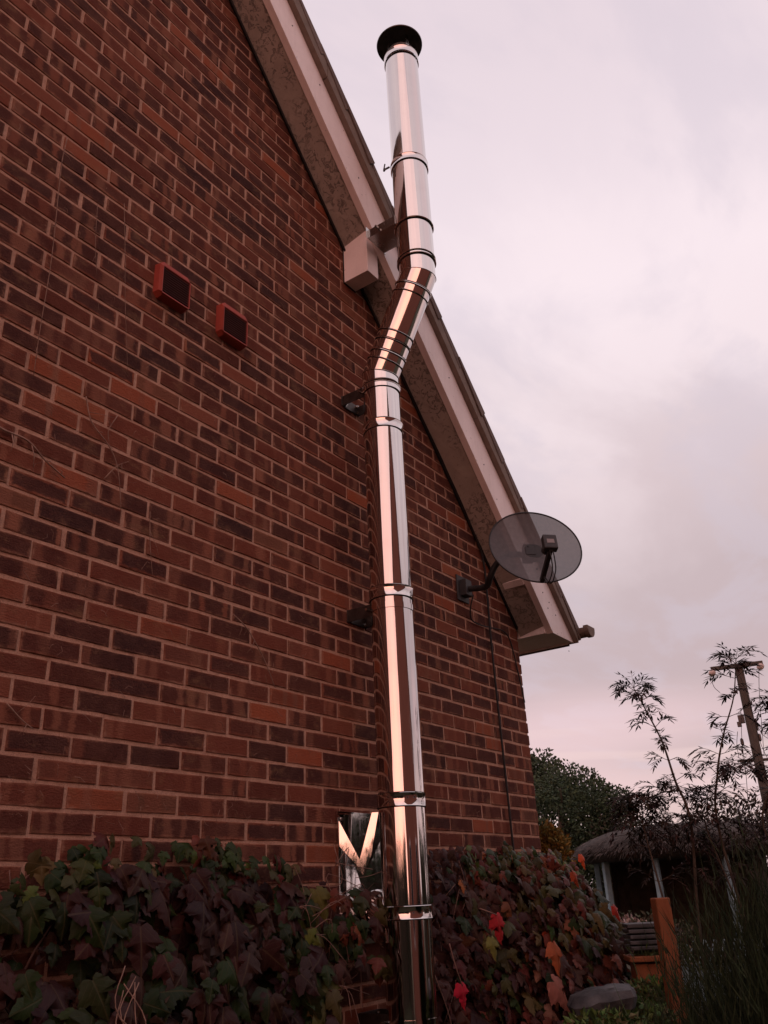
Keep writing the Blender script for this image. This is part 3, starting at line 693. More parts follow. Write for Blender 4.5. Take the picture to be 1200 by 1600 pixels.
def creeper_left():
    t = thing('climbing_creeper', (.2, -.1, 0), 'dense dark green and purple climbing creeper covering the lower brickwork left of the flue', 'climbing plant')
    mb = MB(); n = 0
    while n < 3200:
        x = random.uniform(-2.6, 1.24); z = random.uniform(.15, 1.74)
        if x < -1.3 and random.random() < .5: continue
        top = ltop(x)
        if z > top: continue
        if x > 1.12-.06*math.sin(z*9)+.06*random.random(): continue
        if z < 1.40 and x > 1.07: continue
        dep = min(.20, .040+.30*(top-z)**.8)
        lay = random.random()**.55
        y = -dep*lay-.015
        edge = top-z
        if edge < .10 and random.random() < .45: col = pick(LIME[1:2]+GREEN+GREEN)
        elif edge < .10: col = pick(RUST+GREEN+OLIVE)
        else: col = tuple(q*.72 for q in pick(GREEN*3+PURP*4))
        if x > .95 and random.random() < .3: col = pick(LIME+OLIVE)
        sz = random.uniform(.05, .118)*(1. if edge > .1 else .62)
        a = random.gauss(0, .7)
        tip = Vector((math.sin(a), -.25-.25*random.random(), -math.cos(a)))
        nr = Vector((random.gauss(-.1, .45), -1, .35+random.gauss(0, .38)))
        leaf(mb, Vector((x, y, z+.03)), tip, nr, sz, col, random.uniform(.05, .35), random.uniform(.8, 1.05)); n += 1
    for i in range(46):    # leaves and rusty tips reaching across the lower half of the flue plate
        x = random.uniform(1.10, 1.44); z = random.uniform(1.30, 1.60-.25*max(0, x-1.25)); a = random.gauss(0, .8)
        leaf(mb, Vector((x, -.06-.16*random.random(), z)), Vector((math.sin(a), -.3, -math.cos(a))), Vector((random.gauss(-.2, .5), -1, .4)), random.uniform(.045, .095), pick(RUST+PURP+GREEN*2+OLIVE), .25)
    mb.build('foliage', M['leaf'], t, smooth=True)
    st = MB()
    for i in range(60):
        x = random.uniform(-1.5, 1.15); z = random.uniform(.1, 1.3); pts = [Vector((x, -.02, z))]
        for k in range(6): pts.append(pts[-1]+Vector((random.gauss(0, .05), random.uniform(-.03, .015), random.uniform(.03, .10))))
        pts = [Vector((p.x, min(p.y, -.01), min(p.z, ltop(p.x)+.01))) for p in pts]
        st.tube(pts, random.uniform(.002, .006), 5, .0015)
    for i in range(26):   # thin petioles and tendrils that stick out at the top and towards the plate
        x = random.uniform(.85, 1.3); z = random.uniform(1.2, 1.7); p = Vector((x, -.12, z))
        st.tube(smoothpath([p, p+Vector((random.gauss(.04, .05), random.gauss(-.02, .03), random.gauss(.0, .05))), p+Vector((random.gauss(.1, .06), random.gauss(-.02, .03), random.gauss(-.03, .07)))], 4), .0016, 4)
    st.build('stem', M['vinestem'], t, smooth=True)
    rk = MB()
    for i in range(6):
        p = Vector((.02+random.uniform(-.07, .12), -.33, 1.38+random.uniform(-.03, .05)))
        rk.tube(smoothpath([p, p+Vector((random.gauss(0, .04), -.03, -.09)), p+Vector((random.gauss(.02, .06), -.02, -.20))], 4), .0016, 4)
    rk.build('tendril', M['twig'], t, smooth=True)
creeper_left()
def creeper_right():
    t = thing('climbing_creeper', (2.6, -.2, 0), 'autumn-red and olive creeper spilling round the house corner right of the flue', 'climbing plant')
    mb = MB(); n = 0
    def top(x):
        if x < 2.0: return 1.60+.12*math.sin((x-1.7)*5)+.03*noise.noise((x*9, 3, 0))
        if x < 3.2: return 1.73+.04*noise.noise((x*7, 1, 0))
        return 1.73-.16*(x-3.2)
    while n < 3900:
        x = random.uniform(1.70, 3.95); z = random.uniform(.15, 1.80); tp = top(x)
        if z > tp: continue
        m = max(0, min(1, (x-2.15)/.9))
        dep = .07+.10*(tp-z)**.5+m*.62*max(0, tp-z)**.9
        lay = random.random()**.45
        y = -dep*lay-.01
        if x > 3.30: y += (x-3.3)*.35
        if x > 3.30 and z > tp-(x-3.30)*.9: continue
        edge = tp-z
        if x < 2.15 and random.random() < .62: continue
        s = random.random()
        if edge < .14: col = pick(OLIVE+LIME[:1]+RUST+GREEN)
        elif z < 1.25 and lay > .6: col = pick(PINK+RUST+PURP*3+OLIVE+GREEN)
        elif x > 2.7: col = pick(RUST+OLIVE*3+PURP+GREEN)
        else: col = pick(PURP*3+RUST+OLIVE)
        if x < 2.2: col = pick(PURP*3+RUST[3:]+GREEN[2:3])
        if random.random() < .004: col = pick([(.26, .045, .022), (.24, .08, .03)])
        sz = random.uniform(.042, .105)*(.7 if edge < .15 else 1)
        a = random.gauss(.15, .7)
        tip = Vector((math.sin(a), -.3-.3*random.random(), -math.cos(a)))
        nr = Vector((random.gauss(-.25, .45), -1, .35+random.gauss(0, .38)))
        leaf(mb, Vector((x, y, z+.03)), tip, nr, sz, col, random.uniform(.05, .35), random.uniform(.75, 1.05)); n += 1
    f = mb.build('foliage', M['leaf'], t, smooth=True)
    for p, tip, sz, c in (((2.08, -.31, 1.445), (.1, -.1, -1), .105, (.42, .026, .032)), ((1.745, -.30, 1.205), (.12, -.1, -1), .085, (.48, .020, .045)), ((2.40, -.42, 1.31), (-.1, -.2, -1), .12, (.36, .09, .035)),
                          ((3.50, -.14, 1.72), (.1, -.2, -1), .075, (.62, .085, .025)), ((3.30, -.38, 1.44), (.5, -.2, -1), .08, (.50, .05, .035)), ((3.10, -.25, 1.62), (.5, -.2, -1), .08, (.42, .075, .03)), ((2.15, -.52, 1.18), (.6, -.2, -.8), .14, (.33, .12, .09)), ((1.98, -.33, 1.36), (0, -.2, -1), .08, (.17, .16, .04))):
        hero = MB(); leaf(hero, Vector(p), tip, (-.35, -1, .25), sz, tuple(q*.8 for q in c), .12, .72); hero.build('bright_leaf', M['leaf'], t, smooth=True)
    st = MB()
    for i in range(90):
        x = random.uniform(1.68, 3.3); z = random.uniform(.1, 1.35); pts = [Vector((x, -.03, z))]
        for k in range(6): pts.append(pts[-1]+Vector((random.gauss(0, .05), random.uniform(-.03, .0), random.uniform(.03, .10))))
        pts = [Vector((p.x, min(p.y, -.01), min(p.z, top(p.x)+.01))) for p in pts]
        st.tube(pts, random.uniform(.002, .006), 5, .0015)
    for q in ([(1.66, -.31, 1.36), (1.68, -.32, 1.28), (1.74, -.31, 1.20)], [(1.64, -.16, 1.42), (1.67, -.2, 1.30), (1.69, -.2, 1.24), (1.70, -.2, 1.05), (1.74, -.2, .9)], [(1.70, -.2, 1.25), (1.80, -.2, 1.08), (1.84, -.2, .9)], [(1.95, -.3, 1.48), (2.0, -.33, 1.46), (2.08, -.31, 1.45)]):
        st.tube(smoothpath(q, 5), .0032, 6, .002)
    st.tube(smoothpath([(1.655, -.18, 1.425), (1.66, -.2, 1.36), (1.69, -.21, 1.30), (1.69, -.2, 1.26)], 5), .009, 7, .006)
    st.build('stem', M['vinestem'], t, smooth=True)
creeper_right()

def dried_tendrils():
    # dead creeper twigs still clinging to the brick, one thing per long strand
    strands = [([(-0.332, 4.365), (-0.33, 4.203), (-0.324, 3.95), (-0.311, 3.712), (-0.316, 3.419), (-0.314, 3.231)], .0022, 'long pale dead creeper strand hanging down the brickwork on the far left'),
               ([(-0.033, 4.242), (-0.009, 3.982), (0.026, 3.743), (0.074, 3.432)], .0014, 'thin dark dead strand hanging on the brickwork just left of the air vents'),
               ([(-0.153, 4.148), (-0.143, 3.954), (-0.119, 3.809)], .0014, 'hair-thin dead strand between the long pale one and the air vents'),
               ([(-0.44, 3.01), (-0.395, 2.986), (-0.302, 2.983), (-0.223, 2.938), (-0.149, 2.903)], .0050, 'thick dark dead creeper twig slanting across the brickwork at the left edge'),
               ([(-0.109, 3.254), (-0.071, 3.163), (0.015, 3.099), (0.064, 3.02), (0.092, 2.86)], .0028, 'forked grey dead twig on the left brickwork below the vents'),
               ([(0.034, 3.239), (0.014, 3.161), (0.022, 3.11)], .0022, 'short curved dead twig beside the forked one'),
               ([(0.009, 2.959), (0.063, 3.032), (0.111, 3.073)], .0020, 'short sideways dead twig crossing the mortar joint'),
               ([(0.666, 2.605), (0.759, 2.559), (0.856, 2.457), (0.927, 2.349)], .0030, 'dark dead twig slanting down the brickwork midway to the flue'),
               ([(0.223, 2.906), (0.238, 2.779), (0.258, 2.658)], .0016, 'hair-thin hooked dead strand on the lower left brickwork'),
               ([(-0.236, 2.117), (-0.188, 2.076), (-0.146, 2.053)], .0026, 'short dark twig stuck to a brick low on the left')]
    for pts, r, lab in strands:
        mb = MB(); P = [(x+random.gauss(0, .004), -.006-r, z) for x, z in pts]; mb.tube(smoothpath(P, 5), r, 5, r*.5)
        sub = smoothpath(P, 5)
        for i in range(3, len(sub), 4):
            d = Vector((random.gauss(0, .04), -.003, random.gauss(-.02, .04))); mb.tube([sub[i], sub[i]+d*.5+Vector((.004, -.004, 0)), sub[i]+d], r*.4, 4, r*.2)
        tag(mb.build('dead_twig', M['twig'], None, smooth=True), lab, 'twig', 'dead creeper twigs clinging to the brick wall')
    mb = MB()
    for i in range(420):   # tiny hair-like rootlets scattered over the faces
        x = random.uniform(-.6, 1.35) if i % 4 else random.uniform(-.6, 2.6); z = 1.8+3.2*random.random()**1.5
        if z > zb(x)-.1: continue
        p = Vector((x, -.004, z)); a = random.uniform(0, 2*PI); l = random.uniform(.012, .05)
        q = p+Vector((math.cos(a)*l, -.006, math.sin(a)*l)); w = (p+q)/2+Vector((random.gauss(0, .006), -.006, random.gauss(0, .006)))
        mb.tube([p, w, q], .0007, 3)
    o = tag(mb.build('rootlets', M['twig'], None), 'fine dead creeper rootlets scattered over the brick faces', 'rootlets', kind='stuff')
dried_tendrils()

# ================================================================== GARDEN
def small_leaf(mb, p, d, nr, l, w, col):
    d = Vector(d).normalized(); nr = Vector(nr); s = d.cross(nr)
    if s.length < 1e-3: s = d.orthogonal()
    s.normalize(); n2 = s.cross(d)
    mb.add([p, p+d*l*.45+s*w-n2*w*.3, p+d*l, p+d*l*.45-s*w-n2*w*.3, p+d*l*.5+n2*w*.15], [(0, 1, 4), (1, 2, 4), (2, 3, 4), (3, 0, 4)], col)
def rnd(): 
    while True:
        v = Vector((random.uniform(-1, 1), random.uniform(-1, 1), random.uniform(-1, 1)))
        if .05 < v.length < 1: return v.normalized()

def far_tree(x, y, h, rad, label, pal, n=9000, lsz=.16, zl=.08, sq=1.0, lobes=26, seedv=1):
    random.seed(seedv)
    t = thing('garden_tree', (x, y, 0), label, 'tree', 'trees beyond the garden')
    tr = MB(); tr.tube([(x, y, -.1), (x+.1, y, h*.3), (x-.1, y+.1, h*.6), (x, y, h*.85)], rad*.09, 10, rad*.02)
    L = []
    for i in range(lobes):
        q = random.random(); a = random.uniform(0, 2*PI); zc = h*(zl+.12+(1-zl-.22)*q)
        env = rad*math.sqrt(max(.05, 1-((zc/h-.42)/.62)**2)); rr = env*random.uniform(.15, .72)
        L.append((Vector((x+rr*math.cos(a), y+rr*math.sin(a), zc)), rad*random.uniform(.24, .42)))
        tr.tube([(x, y, zc*.6), ((x+L[-1][0].x)/2, (y+L[-1][0].y)/2, zc*.85), L[-1][0]], rad*.03, 6, rad*.006)
    tr.build('trunk', M['bark'], t, smooth=True)
    mb = MB()
    for i in range(n):
        c, r = random.choice(L); d = rnd(); d.z = d.z*.8+.15; p = c+d*r*random.random()**.35*Vector((1, 1, 1)).x
        if p.z < h*zl*.5: continue
        col = pick(pal); small_leaf(mb, p, (d+rnd()*.9), rnd(), lsz*random.uniform(.6, 1.3), lsz*.32, col)
    mb.build('crown', M['leafs'], t)
FG = [(.045, .068, .034), (.036, .056, .030), (.060, .080, .040), (.030, .046, .026)]
far_tree(38.0, 16.9, 8.6, 2.6, 'tallest pale-leaved tree just past the brick corner, beyond the garden', [(.075, .095, .060), (.060, .085, .050)], 9000, .20, .1, seedv=3)
far_tree(33.0, 13.2, 6.3, 3.0, 'broad dark green tree beyond the garden beside the house corner', FG, 16000, .15, .02, seedv=4)
far_tree(31.6, 11.0, 5.1, 2.7, 'rounded dark green tree sloping down towards the summerhouse roof', FG, 14000, .14, .02, seedv=5)
far_tree(30.5, 9.3, 3.6, 2.0, 'lowest brownish tree at the right end of the tree row', [(.050, .045, .032), (.040, .048, .028)], 8000, .13, .02, seedv=6)
random.seed(21)

def summerhouse():
    cx, cy = 10.9, 1.55; R0 = 1.45
    t = thing('summerhouse', (cx, cy, 0), 'round garden summerhouse with a shaggy grey thatched roof and pale blue posts', 'summerhouse')
    ro = MB(); seg = 72; prof = []
    for j in range(15):
        q = j/14; prof.append((R0*1.0*math.cos(q*PI/2)**.75+.01, 1.93+.34*math.sin(q*PI/2)))
    v = []; f = []
    for j, (r, z) in enumerate(prof):
        for i in range(seg):
            a = 2*PI*i/seg; k = 1+.05*noise.noise((math.cos(a)*5, math.sin(a)*5, z*6)); v.append((cx+r*k*math.cos(a), cy+r*k*math.sin(a), z+.03*noise.noise((a*9, z*3, 1))))
    b = len(v)
    for i in range(seg): a = 2*PI*i/seg; v.append((cx+R0*.93*math.cos(a), cy+R0*.93*math.sin(a), 1.83+.03*noise.noise((a*12, 0, 2))))
    for j in range(len(prof)-1):
        for i in range(seg): f.append((j*seg+i, j*seg+(i+1) % seg, (j+1)*seg+(i+1) % seg, (j+1)*seg+i))
    for i in range(seg): f.append((b+i, b+(i+1) % seg, (i+1) % seg, i))
    f.append(tuple(range(b+seg-1, b-1, -1))); ro.add(v, f); roof = ro.build('roof', M['thatch'], t, smooth=True)
    th = MB()
    for i in range(4200):
        a = random.uniform(0, 2*PI); q = random.random()**1.4; r = R0*math.cos(q*PI/2)**.75; z = 1.93+.34*math.sin(q*PI/2)
        p = Vector((cx+r*math.cos(a), cy+r*math.sin(a), z)); o = Vector((math.cos(a), math.sin(a), 0)); d = (o*(1-.6*q)+Vector((0, 0, -.55))+rnd()*.35).normalized()
        c = random.choice([(.075, .055, .048), (.05, .038, .033), (.03, .02, .018), (.13, .10, .09)]); small_leaf(th, p, d, o+Vector((0, 0, 1)), random.uniform(.08, .18), .006, c)
    th.build('thatch_fringe', M['needle'], roof)
    for k in range(9):
        a = 2*PI*k/9+.35; p = MB(); px, py = cx+R0*.84*math.cos(a), cy+R0*.84*math.sin(a)
        p.obox((px, py, .93), Vector((math.cos(a), math.sin(a), 0))*.036, Vector((-math.sin(a), math.cos(a), 0))*.036, (0, 0, .93)); p.build('post', M['bluepaint'], t, bevel=.006)
        if k % 2 == 0 or k == 5:
            a2 = a+2*PI/9; q = Vector((cx+R0*.84*math.cos(a2), cy+R0*.84*math.sin(a2), 0)); w = (q-Vector((px, py, 0))); la = MB()
            for s in range(8):
                u = s/7; A = Vector((px, py, .15))+w*u
                for dx in (.35, -.35):
                    B_ = A+w*dx+Vector((0, 0, .75)); la.tube([A, B_], .008, 4)
            la.build('trellis', M['bluepaint'], t)
    bp = MB(); bp.add([(cx+R0*.7*math.cos(a), cy+R0*.7*math.sin(a), z) for z in (0, 1.9) for a in [-1.9+3.8*i/12 for i in range(13)]], [(i, i+1, i+14, i+13) for i in range(12)]); bp.build('dark_backdrop', M['bark'], t)  # added backdrop that keeps the inside of the summerhouse dark
    fl = MB(); fl.lathe([(R0*.95, 0), (R0*.95, .08)], (cx, cy, 0), seg=40); fl.build('floor', M['slate'], t)
    bw = MB(); bw.box(cx+.2, cx+.9, cy-.9, cy+.9, .0, .5); bw.build('bench', M['bluepaint'], t, bevel=.02)
summerhouse()

def pinnate(mb, p, d, l, col, droop=.35, n=5, sz=.05, wd=.11):
    d = Vector(d).normalized(); pts = []; q = Vector(p); dd = d.copy()
    for i in range(n+1):
        pts.append(q.copy()); q = q+dd*(l/n); dd = (dd+Vector((0, 0, -droop/n*1.6))).normalized()
    mb.tube(pts, .0014, 3, .0008, col)
    for i in range(1, n+1):
        t_ = (pts[i]-pts[i-1]).normalized(); s = t_.cross(Vector((0, 0, 1))).normalized()
        for sg in (-1, 1):
            small_leaf(mb, pts[i], t_*.9+s*sg*random.uniform(.7, 1.1)+Vector((0, 0, random.uniform(-.6, .1))), (0, 0, 1), sz*random.uniform(.7, 1.15)*(1.1-.05*i), sz*wd, col)
    small_leaf(mb, pts[-1], dd, (0, 0, 1), sz, sz*wd, col)
ELD = [(.040, .020, .018), (.030, .018, .014), (.052, .026, .022), (.034, .026, .016)]
def elder(name, base, label, stems, seedv, body=None, sz=.055):
    random.seed(seedv)
    t = thing(name, base, label, 'shrub', 'cut-leaved shrubs in the garden')
    fo = MB(); sm = MB()
    for pts, r, dens in stems:
        P = smoothpath(pts, 8); sm.tube(P, r, 6, r*.25); L = len(P); k = 0; last = None
        for i in range(int(L*.10), L):
            if i % max(1, int(round(4/dens))) and i < L-3: continue
            p = P[i]; u = (i/L); az = k*1.75+random.random()*.8; k += 1
            for s in (0, PI):
                a = az+s; d = Vector((math.cos(a), math.sin(a), .35+random.uniform(-.2, .35)))
                l = random.uniform(.13, .23)*(1-.35*u); e = p+d.normalized()*l*.45
                sm.tube([p, e], .0022, 4, .0015)
                for q in range(3):
                    dv = d+rnd()*.55; pinnate(fo, p.lerp(e, .55+.22*q), dv, l*random.uniform(.45, .75), pick(ELD), .7, 4, sz)
        for q in range(5): pinnate(fo, P[-1], Vector((random.gauss(0, .5), random.gauss(0, .5), .7)), .10, pick(ELD), .5, 4, sz*.8)
    if body:
        for (c, rad, n) in body:
            c = Vector(c)
            for i in range(n):
                d = rnd(); p = c+Vector((d.x*rad[0], d.y*rad[1], d.z*rad[2]))*random.random()**.4
                pinnate(fo, p, rnd()+Vector((0, 0, .4)), random.uniform(.08, .16), pick(ELD), .8, 4, sz)
                if i % 3 == 0: sm.tube([c+Vector((0, 0, -rad[2]))*random.random(), (c+p)/2, p], .003, 4, .0015)
    fo.build('foliage', M['leafs'], t); sm.build('stem', M['bark'], t, smooth=True)
C0 = Vector((-1.6259, -2.3568, 1.55))
def at(x, y, dist):      # a garden position given by bearing/elevation numbers measured on site (pixel units of a 1309 px lens)
    yaw, pitch, roll = 0.966504, 0.429067, -0.0478969
    cy, sy, cp, sp = math.cos(yaw), math.sin(yaw), math.cos(pitch), math.sin(pitch)
    f = Vector((sy*cp, cy*cp, sp)); r = Vector((cy, -sy, 0)); u = r.cross(f)
    r2 = r*math.cos(roll)+u*math.sin(roll); u2 = -r*math.sin(roll)+u*math.cos(roll)
    return C0+(f+r2*((x-600)/1309.06)-u2*((y-800)/1309.06)).normalized()*dist
def A(*L, d=5.0): return [at(x, y, d) for x, y in L]
elder('cut_leaved_shrub', (3.17, -.80, 0), 'left tall wispy dark shrub with feathery leaves arching against the sky',
      [([(3.2, -.85, .0), (3.18, -.86, 1.2)]+A((1080, 1290), (1055, 1220), (1035, 1160), (1012, 1115), (990, 1075)), .010, 1.1),
       ([(3.1, -.75, .0), (3.1, -.75, 1.2)]+A((1010, 1310), (1002, 1280), (995, 1255)), .007, 1.2),
       (A((1062, 1235), (1030, 1240), (990, 1262)), .005, 1.2)], 31,
      [(at(1045, 1290, 5.2), (.30, .25, .13), 60), (at(1000, 1300, 5.3), (.16, .2, .10), 26)])
elder('cut_leaved_shrub', (3.25, -1.10, 0), 'middle tall wispy dark shrub rising in front of the utility pole',
      [([(3.25, -1.15, .0), (3.22, -1.1, 1.2)]+A((1122, 1290), (1121, 1210), (1130, 1150), (1146, 1090), (1150, 1030)), .009, 1.1),
       ([(3.25, -1.15, .0), (3.22, -1.1, 1.2)]+A((1106, 1300), (1106, 1270), (1105, 1245)), .006, 1.),
       (A((1121, 1215), (1145, 1200), (1165, 1210)), .004, 1.)], 32,
      [(at(1120, 1310, 5.2), (.24, .22, .11), 36)])
elder('cut_leaved_shrub', (3.35, -1.60, 0), 'right wispy dark shrub cut by the picture edge beside the utility pole',
      [([(3.4, -1.6, .0), (3.4, -1.55, 1.2)]+A((1200, 1310), (1206, 1220), (1212, 1150), (1216, 1090)), .008, .9),
       ([(3.4, -1.7, .0), (3.4, -1.6, 1.2)]+A((1225, 1310), (1228, 1180), (1235, 1090)), .009, 1.)], 33,
      [(at(1190, 1290, 5.2), (.22, .3, .13), 55)])
random.seed(55)

def utility_pole():
    base = Vector((27.35, 3.87, 0)); D = 30.
    t = thing('utility_pole', base, 'tall wooden utility pole with a crossarm, white insulators and hanging wires', 'utility pole')
    mb = MB(); mb.tube([base, Vector((27.2, 3.82, 4)), at(1153, 1038, D)], .17, 14, .13); mb.build('pole', M['wood'], t, smooth='auto')
    a, b = at(1113, 1047, D), at(1194, 1037, D); c = MB(); d = (b-a).normalized(); sd = Vector((0, 0, 1)).cross(d).normalized(); up = d.cross(sd)
    c.obox((a+b)/2-sd*.0+Vector((-.18, 0, 0)), d*((b-a).length/2), sd*.05, up*.065); c.build('crossarm', M['wood'], t, bevel=.01)
    for p in (at(1115, 1052, D), at(1190, 1042, D)):
        i = MB(); i.lathe([(.02, .10), (.05, .09), (.11, .05), (.125, 0), (.11, -.05), (.06, -.09), (.0, -.10)], p+Vector((-.18, 0, -.02)), (0.2, .6, .8), 20, cap=False); i.build('insulator', M['ceramic'], t, smooth=True)
    a, b = at(1158, 1190, D), at(1212, 1187, D); c = MB(); d = (b-a).normalized(); sd = Vector((0, 0, 1)).cross(d).normalized(); up = d.cross(sd)
    c.obox((a+b)/2+Vector((-.2, 0, 0)), d*((b-a).length/2), sd*.04, up*.04); c.build('crossarm', M['wood'], t)
    for s in (-1, 1):
        k = MB(); q = at(1171+s*10, 1128+s*3, D); k.obox(q+Vector((-.2, 0, 0)), (.06, 0, 0), (0, .09, 0), (0, 0, .13)); k.obox(at(1171+s*13, 1136+s*3, D)+Vector((-.2, 0, 0)), (.05, 0, 0), (0, .06, 0), (0, 0, .08)); k.build('fuse_bracket', M['darkmetal'], t, bevel=.01)
    for x, y in ((1163.5, 1161), (1190.5, 1154)):
        k = MB(); k.lathe([(.02, .12), (.05, .08), (.055, 0), (.05, -.08), (.02, -.12)], at(x, y, D)+Vector((-.3, 0, 0)), seg=10); k.build('strain_insulator', M['darkmetal'], t)
    w = MB()
    for pts in (((1115, 1056), (1120, 1075), (1130, 1085)), ((1162, 1110), (1164, 1161), (1170, 1210), (1173, 1250)), ((1162, 1060), (1176, 1100), (1190, 1154), (1200, 1180), (1220, 1215)), ((1157, 1145), (1156, 1165), (1159, 1185)), ((1188, 1136), (1196, 1150), (1212, 1160)), ((1190, 1048), (1191, 1090), (1198, 1180)), ((1150, 1085), (1158, 1086)), ((1173, 1235), (1182, 1234))):
        w.tube(smoothpath([at(x, y, D)+Vector((-.35, 0, 0)) for x, y in pts], 4), .010, 4)
    w.tube([at(1155, 1083, D)+Vector((-.2, 0, 0)), at(1146, 1084, D)+Vector((-.25, 0, 0))], .03, 6)
    w.build('wire', M['cable'], t)
utility_pole()

def fence_post():
    p = Vector((2.325, -.985, 0)); t = thing('fence_post', p, 'orange-brown square timber post standing in front of the feathery green shrub', 'post')
    s = .033; n = Vector((.75, .66, 0)); a = Vector((n.x, n.y, 0)).normalized()*s; b = Vector((-n.y, n.x, 0)).normalized()*s; mb = MB()
    c = p+Vector((0, 0, .745)); mb.obox(c, a, b, (0, 0, .745)); mb.build('post', M['postwood'], t, bevel=.006)
fence_post()
def planter():
    c = at(1015, 1510, 4.75); c.z = 0
    t = thing('timber_planter', c, 'small orange-brown timber box behind the post with a ledge on its top', 'planter')
    top = at(1004, 1497, 4.72).z; w = Vector((.5, -.85, 0)).normalized(); q = Vector((w.y, -w.x, 0))
    ctr = at(1012, 1500, 4.75); mb = MB(); mb.obox((ctr.x, ctr.y, top/2-.01), w*.075, q*.075, (0, 0, top/2-.012)); mb.build('box', M['postwood'], t, bevel=.005)
    mb = MB(); mb.obox((ctr.x, ctr.y, top), w*.10, q*.10, (0, 0, .012)); mb.build('ledge', M['postwood'], t, bevel=.004)
    mb = MB()
    for i in range(260): small_leaf(mb, Vector((ctr.x, ctr.y, top+.01))+Vector((random.gauss(0, .04), random.gauss(0, .04), random.uniform(0, .03))), rnd()+Vector((0, 0, .6)), rnd(), .03, .006, pick([(.08, .10, .03), (.05, .07, .02)]))
    mb.build('plants', M['leafs'], t)
    for k in range(5):
        mb = MB(); z = top+.045+k*.024; a = .1*random.uniform(-1, 1)
        mb.obox((ctr.x+.0, ctr.y, z), (w*math.cos(a)+q*math.sin(a))*.085, (q*math.cos(a)-w*math.sin(a))*.085, (0, 0, .009)); o = mb.build('stacked_slate', M['slate'], None, bevel=.004)
        lab = ['lowest', 'second lowest', 'middle', 'second highest', 'topmost'][k]
        tag(o, lab+' dark slate in the short stack on the timber box', 'slate', 'dark slates stacked on the timber box')
planter()
def stone_slab():
    # weathered grey boulder half hidden by creeper
    c = at(942, 1568, 3.9); mb = MB(); ring = 22; v = []; f = []
    ax = Vector((.45, -.88, .12)).normalized(); ay = Vector((.88, .45, 0)).normalized()
    lv = [(-.9, .0), (-1, .55), (-.55, .9), (.25, 1.), (.75, .88), (1., .50)]
    for z, r in lv:
        for i in range(ring):
            w = 2*PI*i/ring; cs, sn = math.cos(w), math.sin(w); sq = 1/max(abs(cs), abs(sn))**.9
            p = c+ax*(.135*r*cs*sq)+ay*(.11*r*sn*sq)+Vector((0, 0, .052*z)); p += rnd()*.006; v.append(p)
    for j in range(len(lv)-1):
        for i in range(ring): f.append((j*ring+i, j*ring+(i+1) % ring, (j+1)*ring+(i+1) % ring, (j+1)*ring+i))
    f.append(tuple(range(ring-1, -1, -1))); f.append(tuple((len(lv)-1)*ring+i for i in range(ring)))
    mb.add(v, f); o = mb.build('stone_slab', M['slate'], None, smooth='auto')
    tag(o, 'rounded grey stone slab poking out from under the creeper near the post', 'stone')
    # low pier it lies on
    pb = MB(); z = c.z-.055; pb.obox((c.x, c.y, z/2), ax.xy.to_3d().normalized()*.10, ay*.09, (0, 0, z/2)); tag(pb.build('stone_pier', M['slate'], None, bevel=.01), 'dark stone pier under the rounded grey slab', 'pier')
stone_slab()
def leafy(name, label, cat, blobs, pal, n, ls, seedv, wd=.3, ground=True):
    random.seed(seedv); c0 = Vector(blobs[0][0]); t = thing(name, (c0.x, c0.y, 0), label, cat)
    mb = MB(); st = MB()
    for i in range(n):
        c, r = random.choice(blobs); c = Vector(c); d = rnd(); p = c+Vector((d.x*r[0], d.y*r[1], d.z*r[2]))*random.random()**.4
        small_leaf(mb, p, rnd()+d*.8+Vector((0, 0, .2)), rnd(), ls*random.uniform(.6, 1.3), ls*wd, pick(pal))
        if i % 40 == 0: st.tube([Vector((c0.x, c0.y, 0)), (Vector((c0.x, c0.y, 0))+p)/2+rnd()*.05, p], .006, 5, .002)
    mb.build('foliage', M['leafs'], t); st.build('stem', M['bark'], t)
leafy('golden_shrub', 'small golden-yellow leaved shrub at the foot of the house corner', 'shrub', [(at(858, 1318, 6.2), (.10, .10, .13)), (at(872, 1345, 6.2), (.13, .1, .2))], [(.20, .13, .03), (.15, .12, .035), (.26, .14, .03)], 1800, .035, 41)
leafy('flowering_plant', 'pale pink flowering plant between the creeper and the timber post', 'flowering plant', [(at(985, 1462, 6.0), (.14, .14, .10)), (at(965, 1485, 6.0), (.1, .1, .10))], [(.40, .28, .25), (.30, .20, .18), (.07, .08, .03), (.05, .07, .03), (.5, .38, .35)], 1500, .032, 42, .4)
leafy('garden_shrub', 'dark rounded brown-green shrub behind the wispy stems above the summerhouse', 'shrub', [((12.9, 1.2, 1.9), (1.1, 1.2, .85)), ((12.9, -.2, 1.9), (1.0, 1.1, .75)), ((12.7, 2.3, 1.5), (.8, .8, .7)), ((12.9, .8, .9), (1, 1.8, .9))], [(.055, .038, .024), (.040, .040, .022), (.07, .042, .03)], 14000, .075, 43)
leafy('garden_shrub', 'dark leafy hedge plant filling the right edge behind the feathery shrub', 'shrub', [((9.6, -1.6, 1.1), (1.0, 1.2, 1.1)), ((9.6, -2.9, 1.1), (1.0, 1.2, 1.2)), ((10.2, -.4, .9), (.7, .8, .9))], [(.030, .030, .018), (.042, .034, .022), (.024, .030, .016)], 12000, .07, 44)
leafy('ground_cover', 'bright green low leafy plant beneath the grey slab', 'plant', [(at(950, 1612, 3.7), (.16, .16, .06)), (at(1000, 1600, 4.0), (.14, .14, .07)), (at(1020, 1570, 4.4), (.12, .12, .10))], [(.07, .12, .03), (.10, .14, .04), (.05, .09, .03), (.12, .11, .05)], 2200, .035, 45)
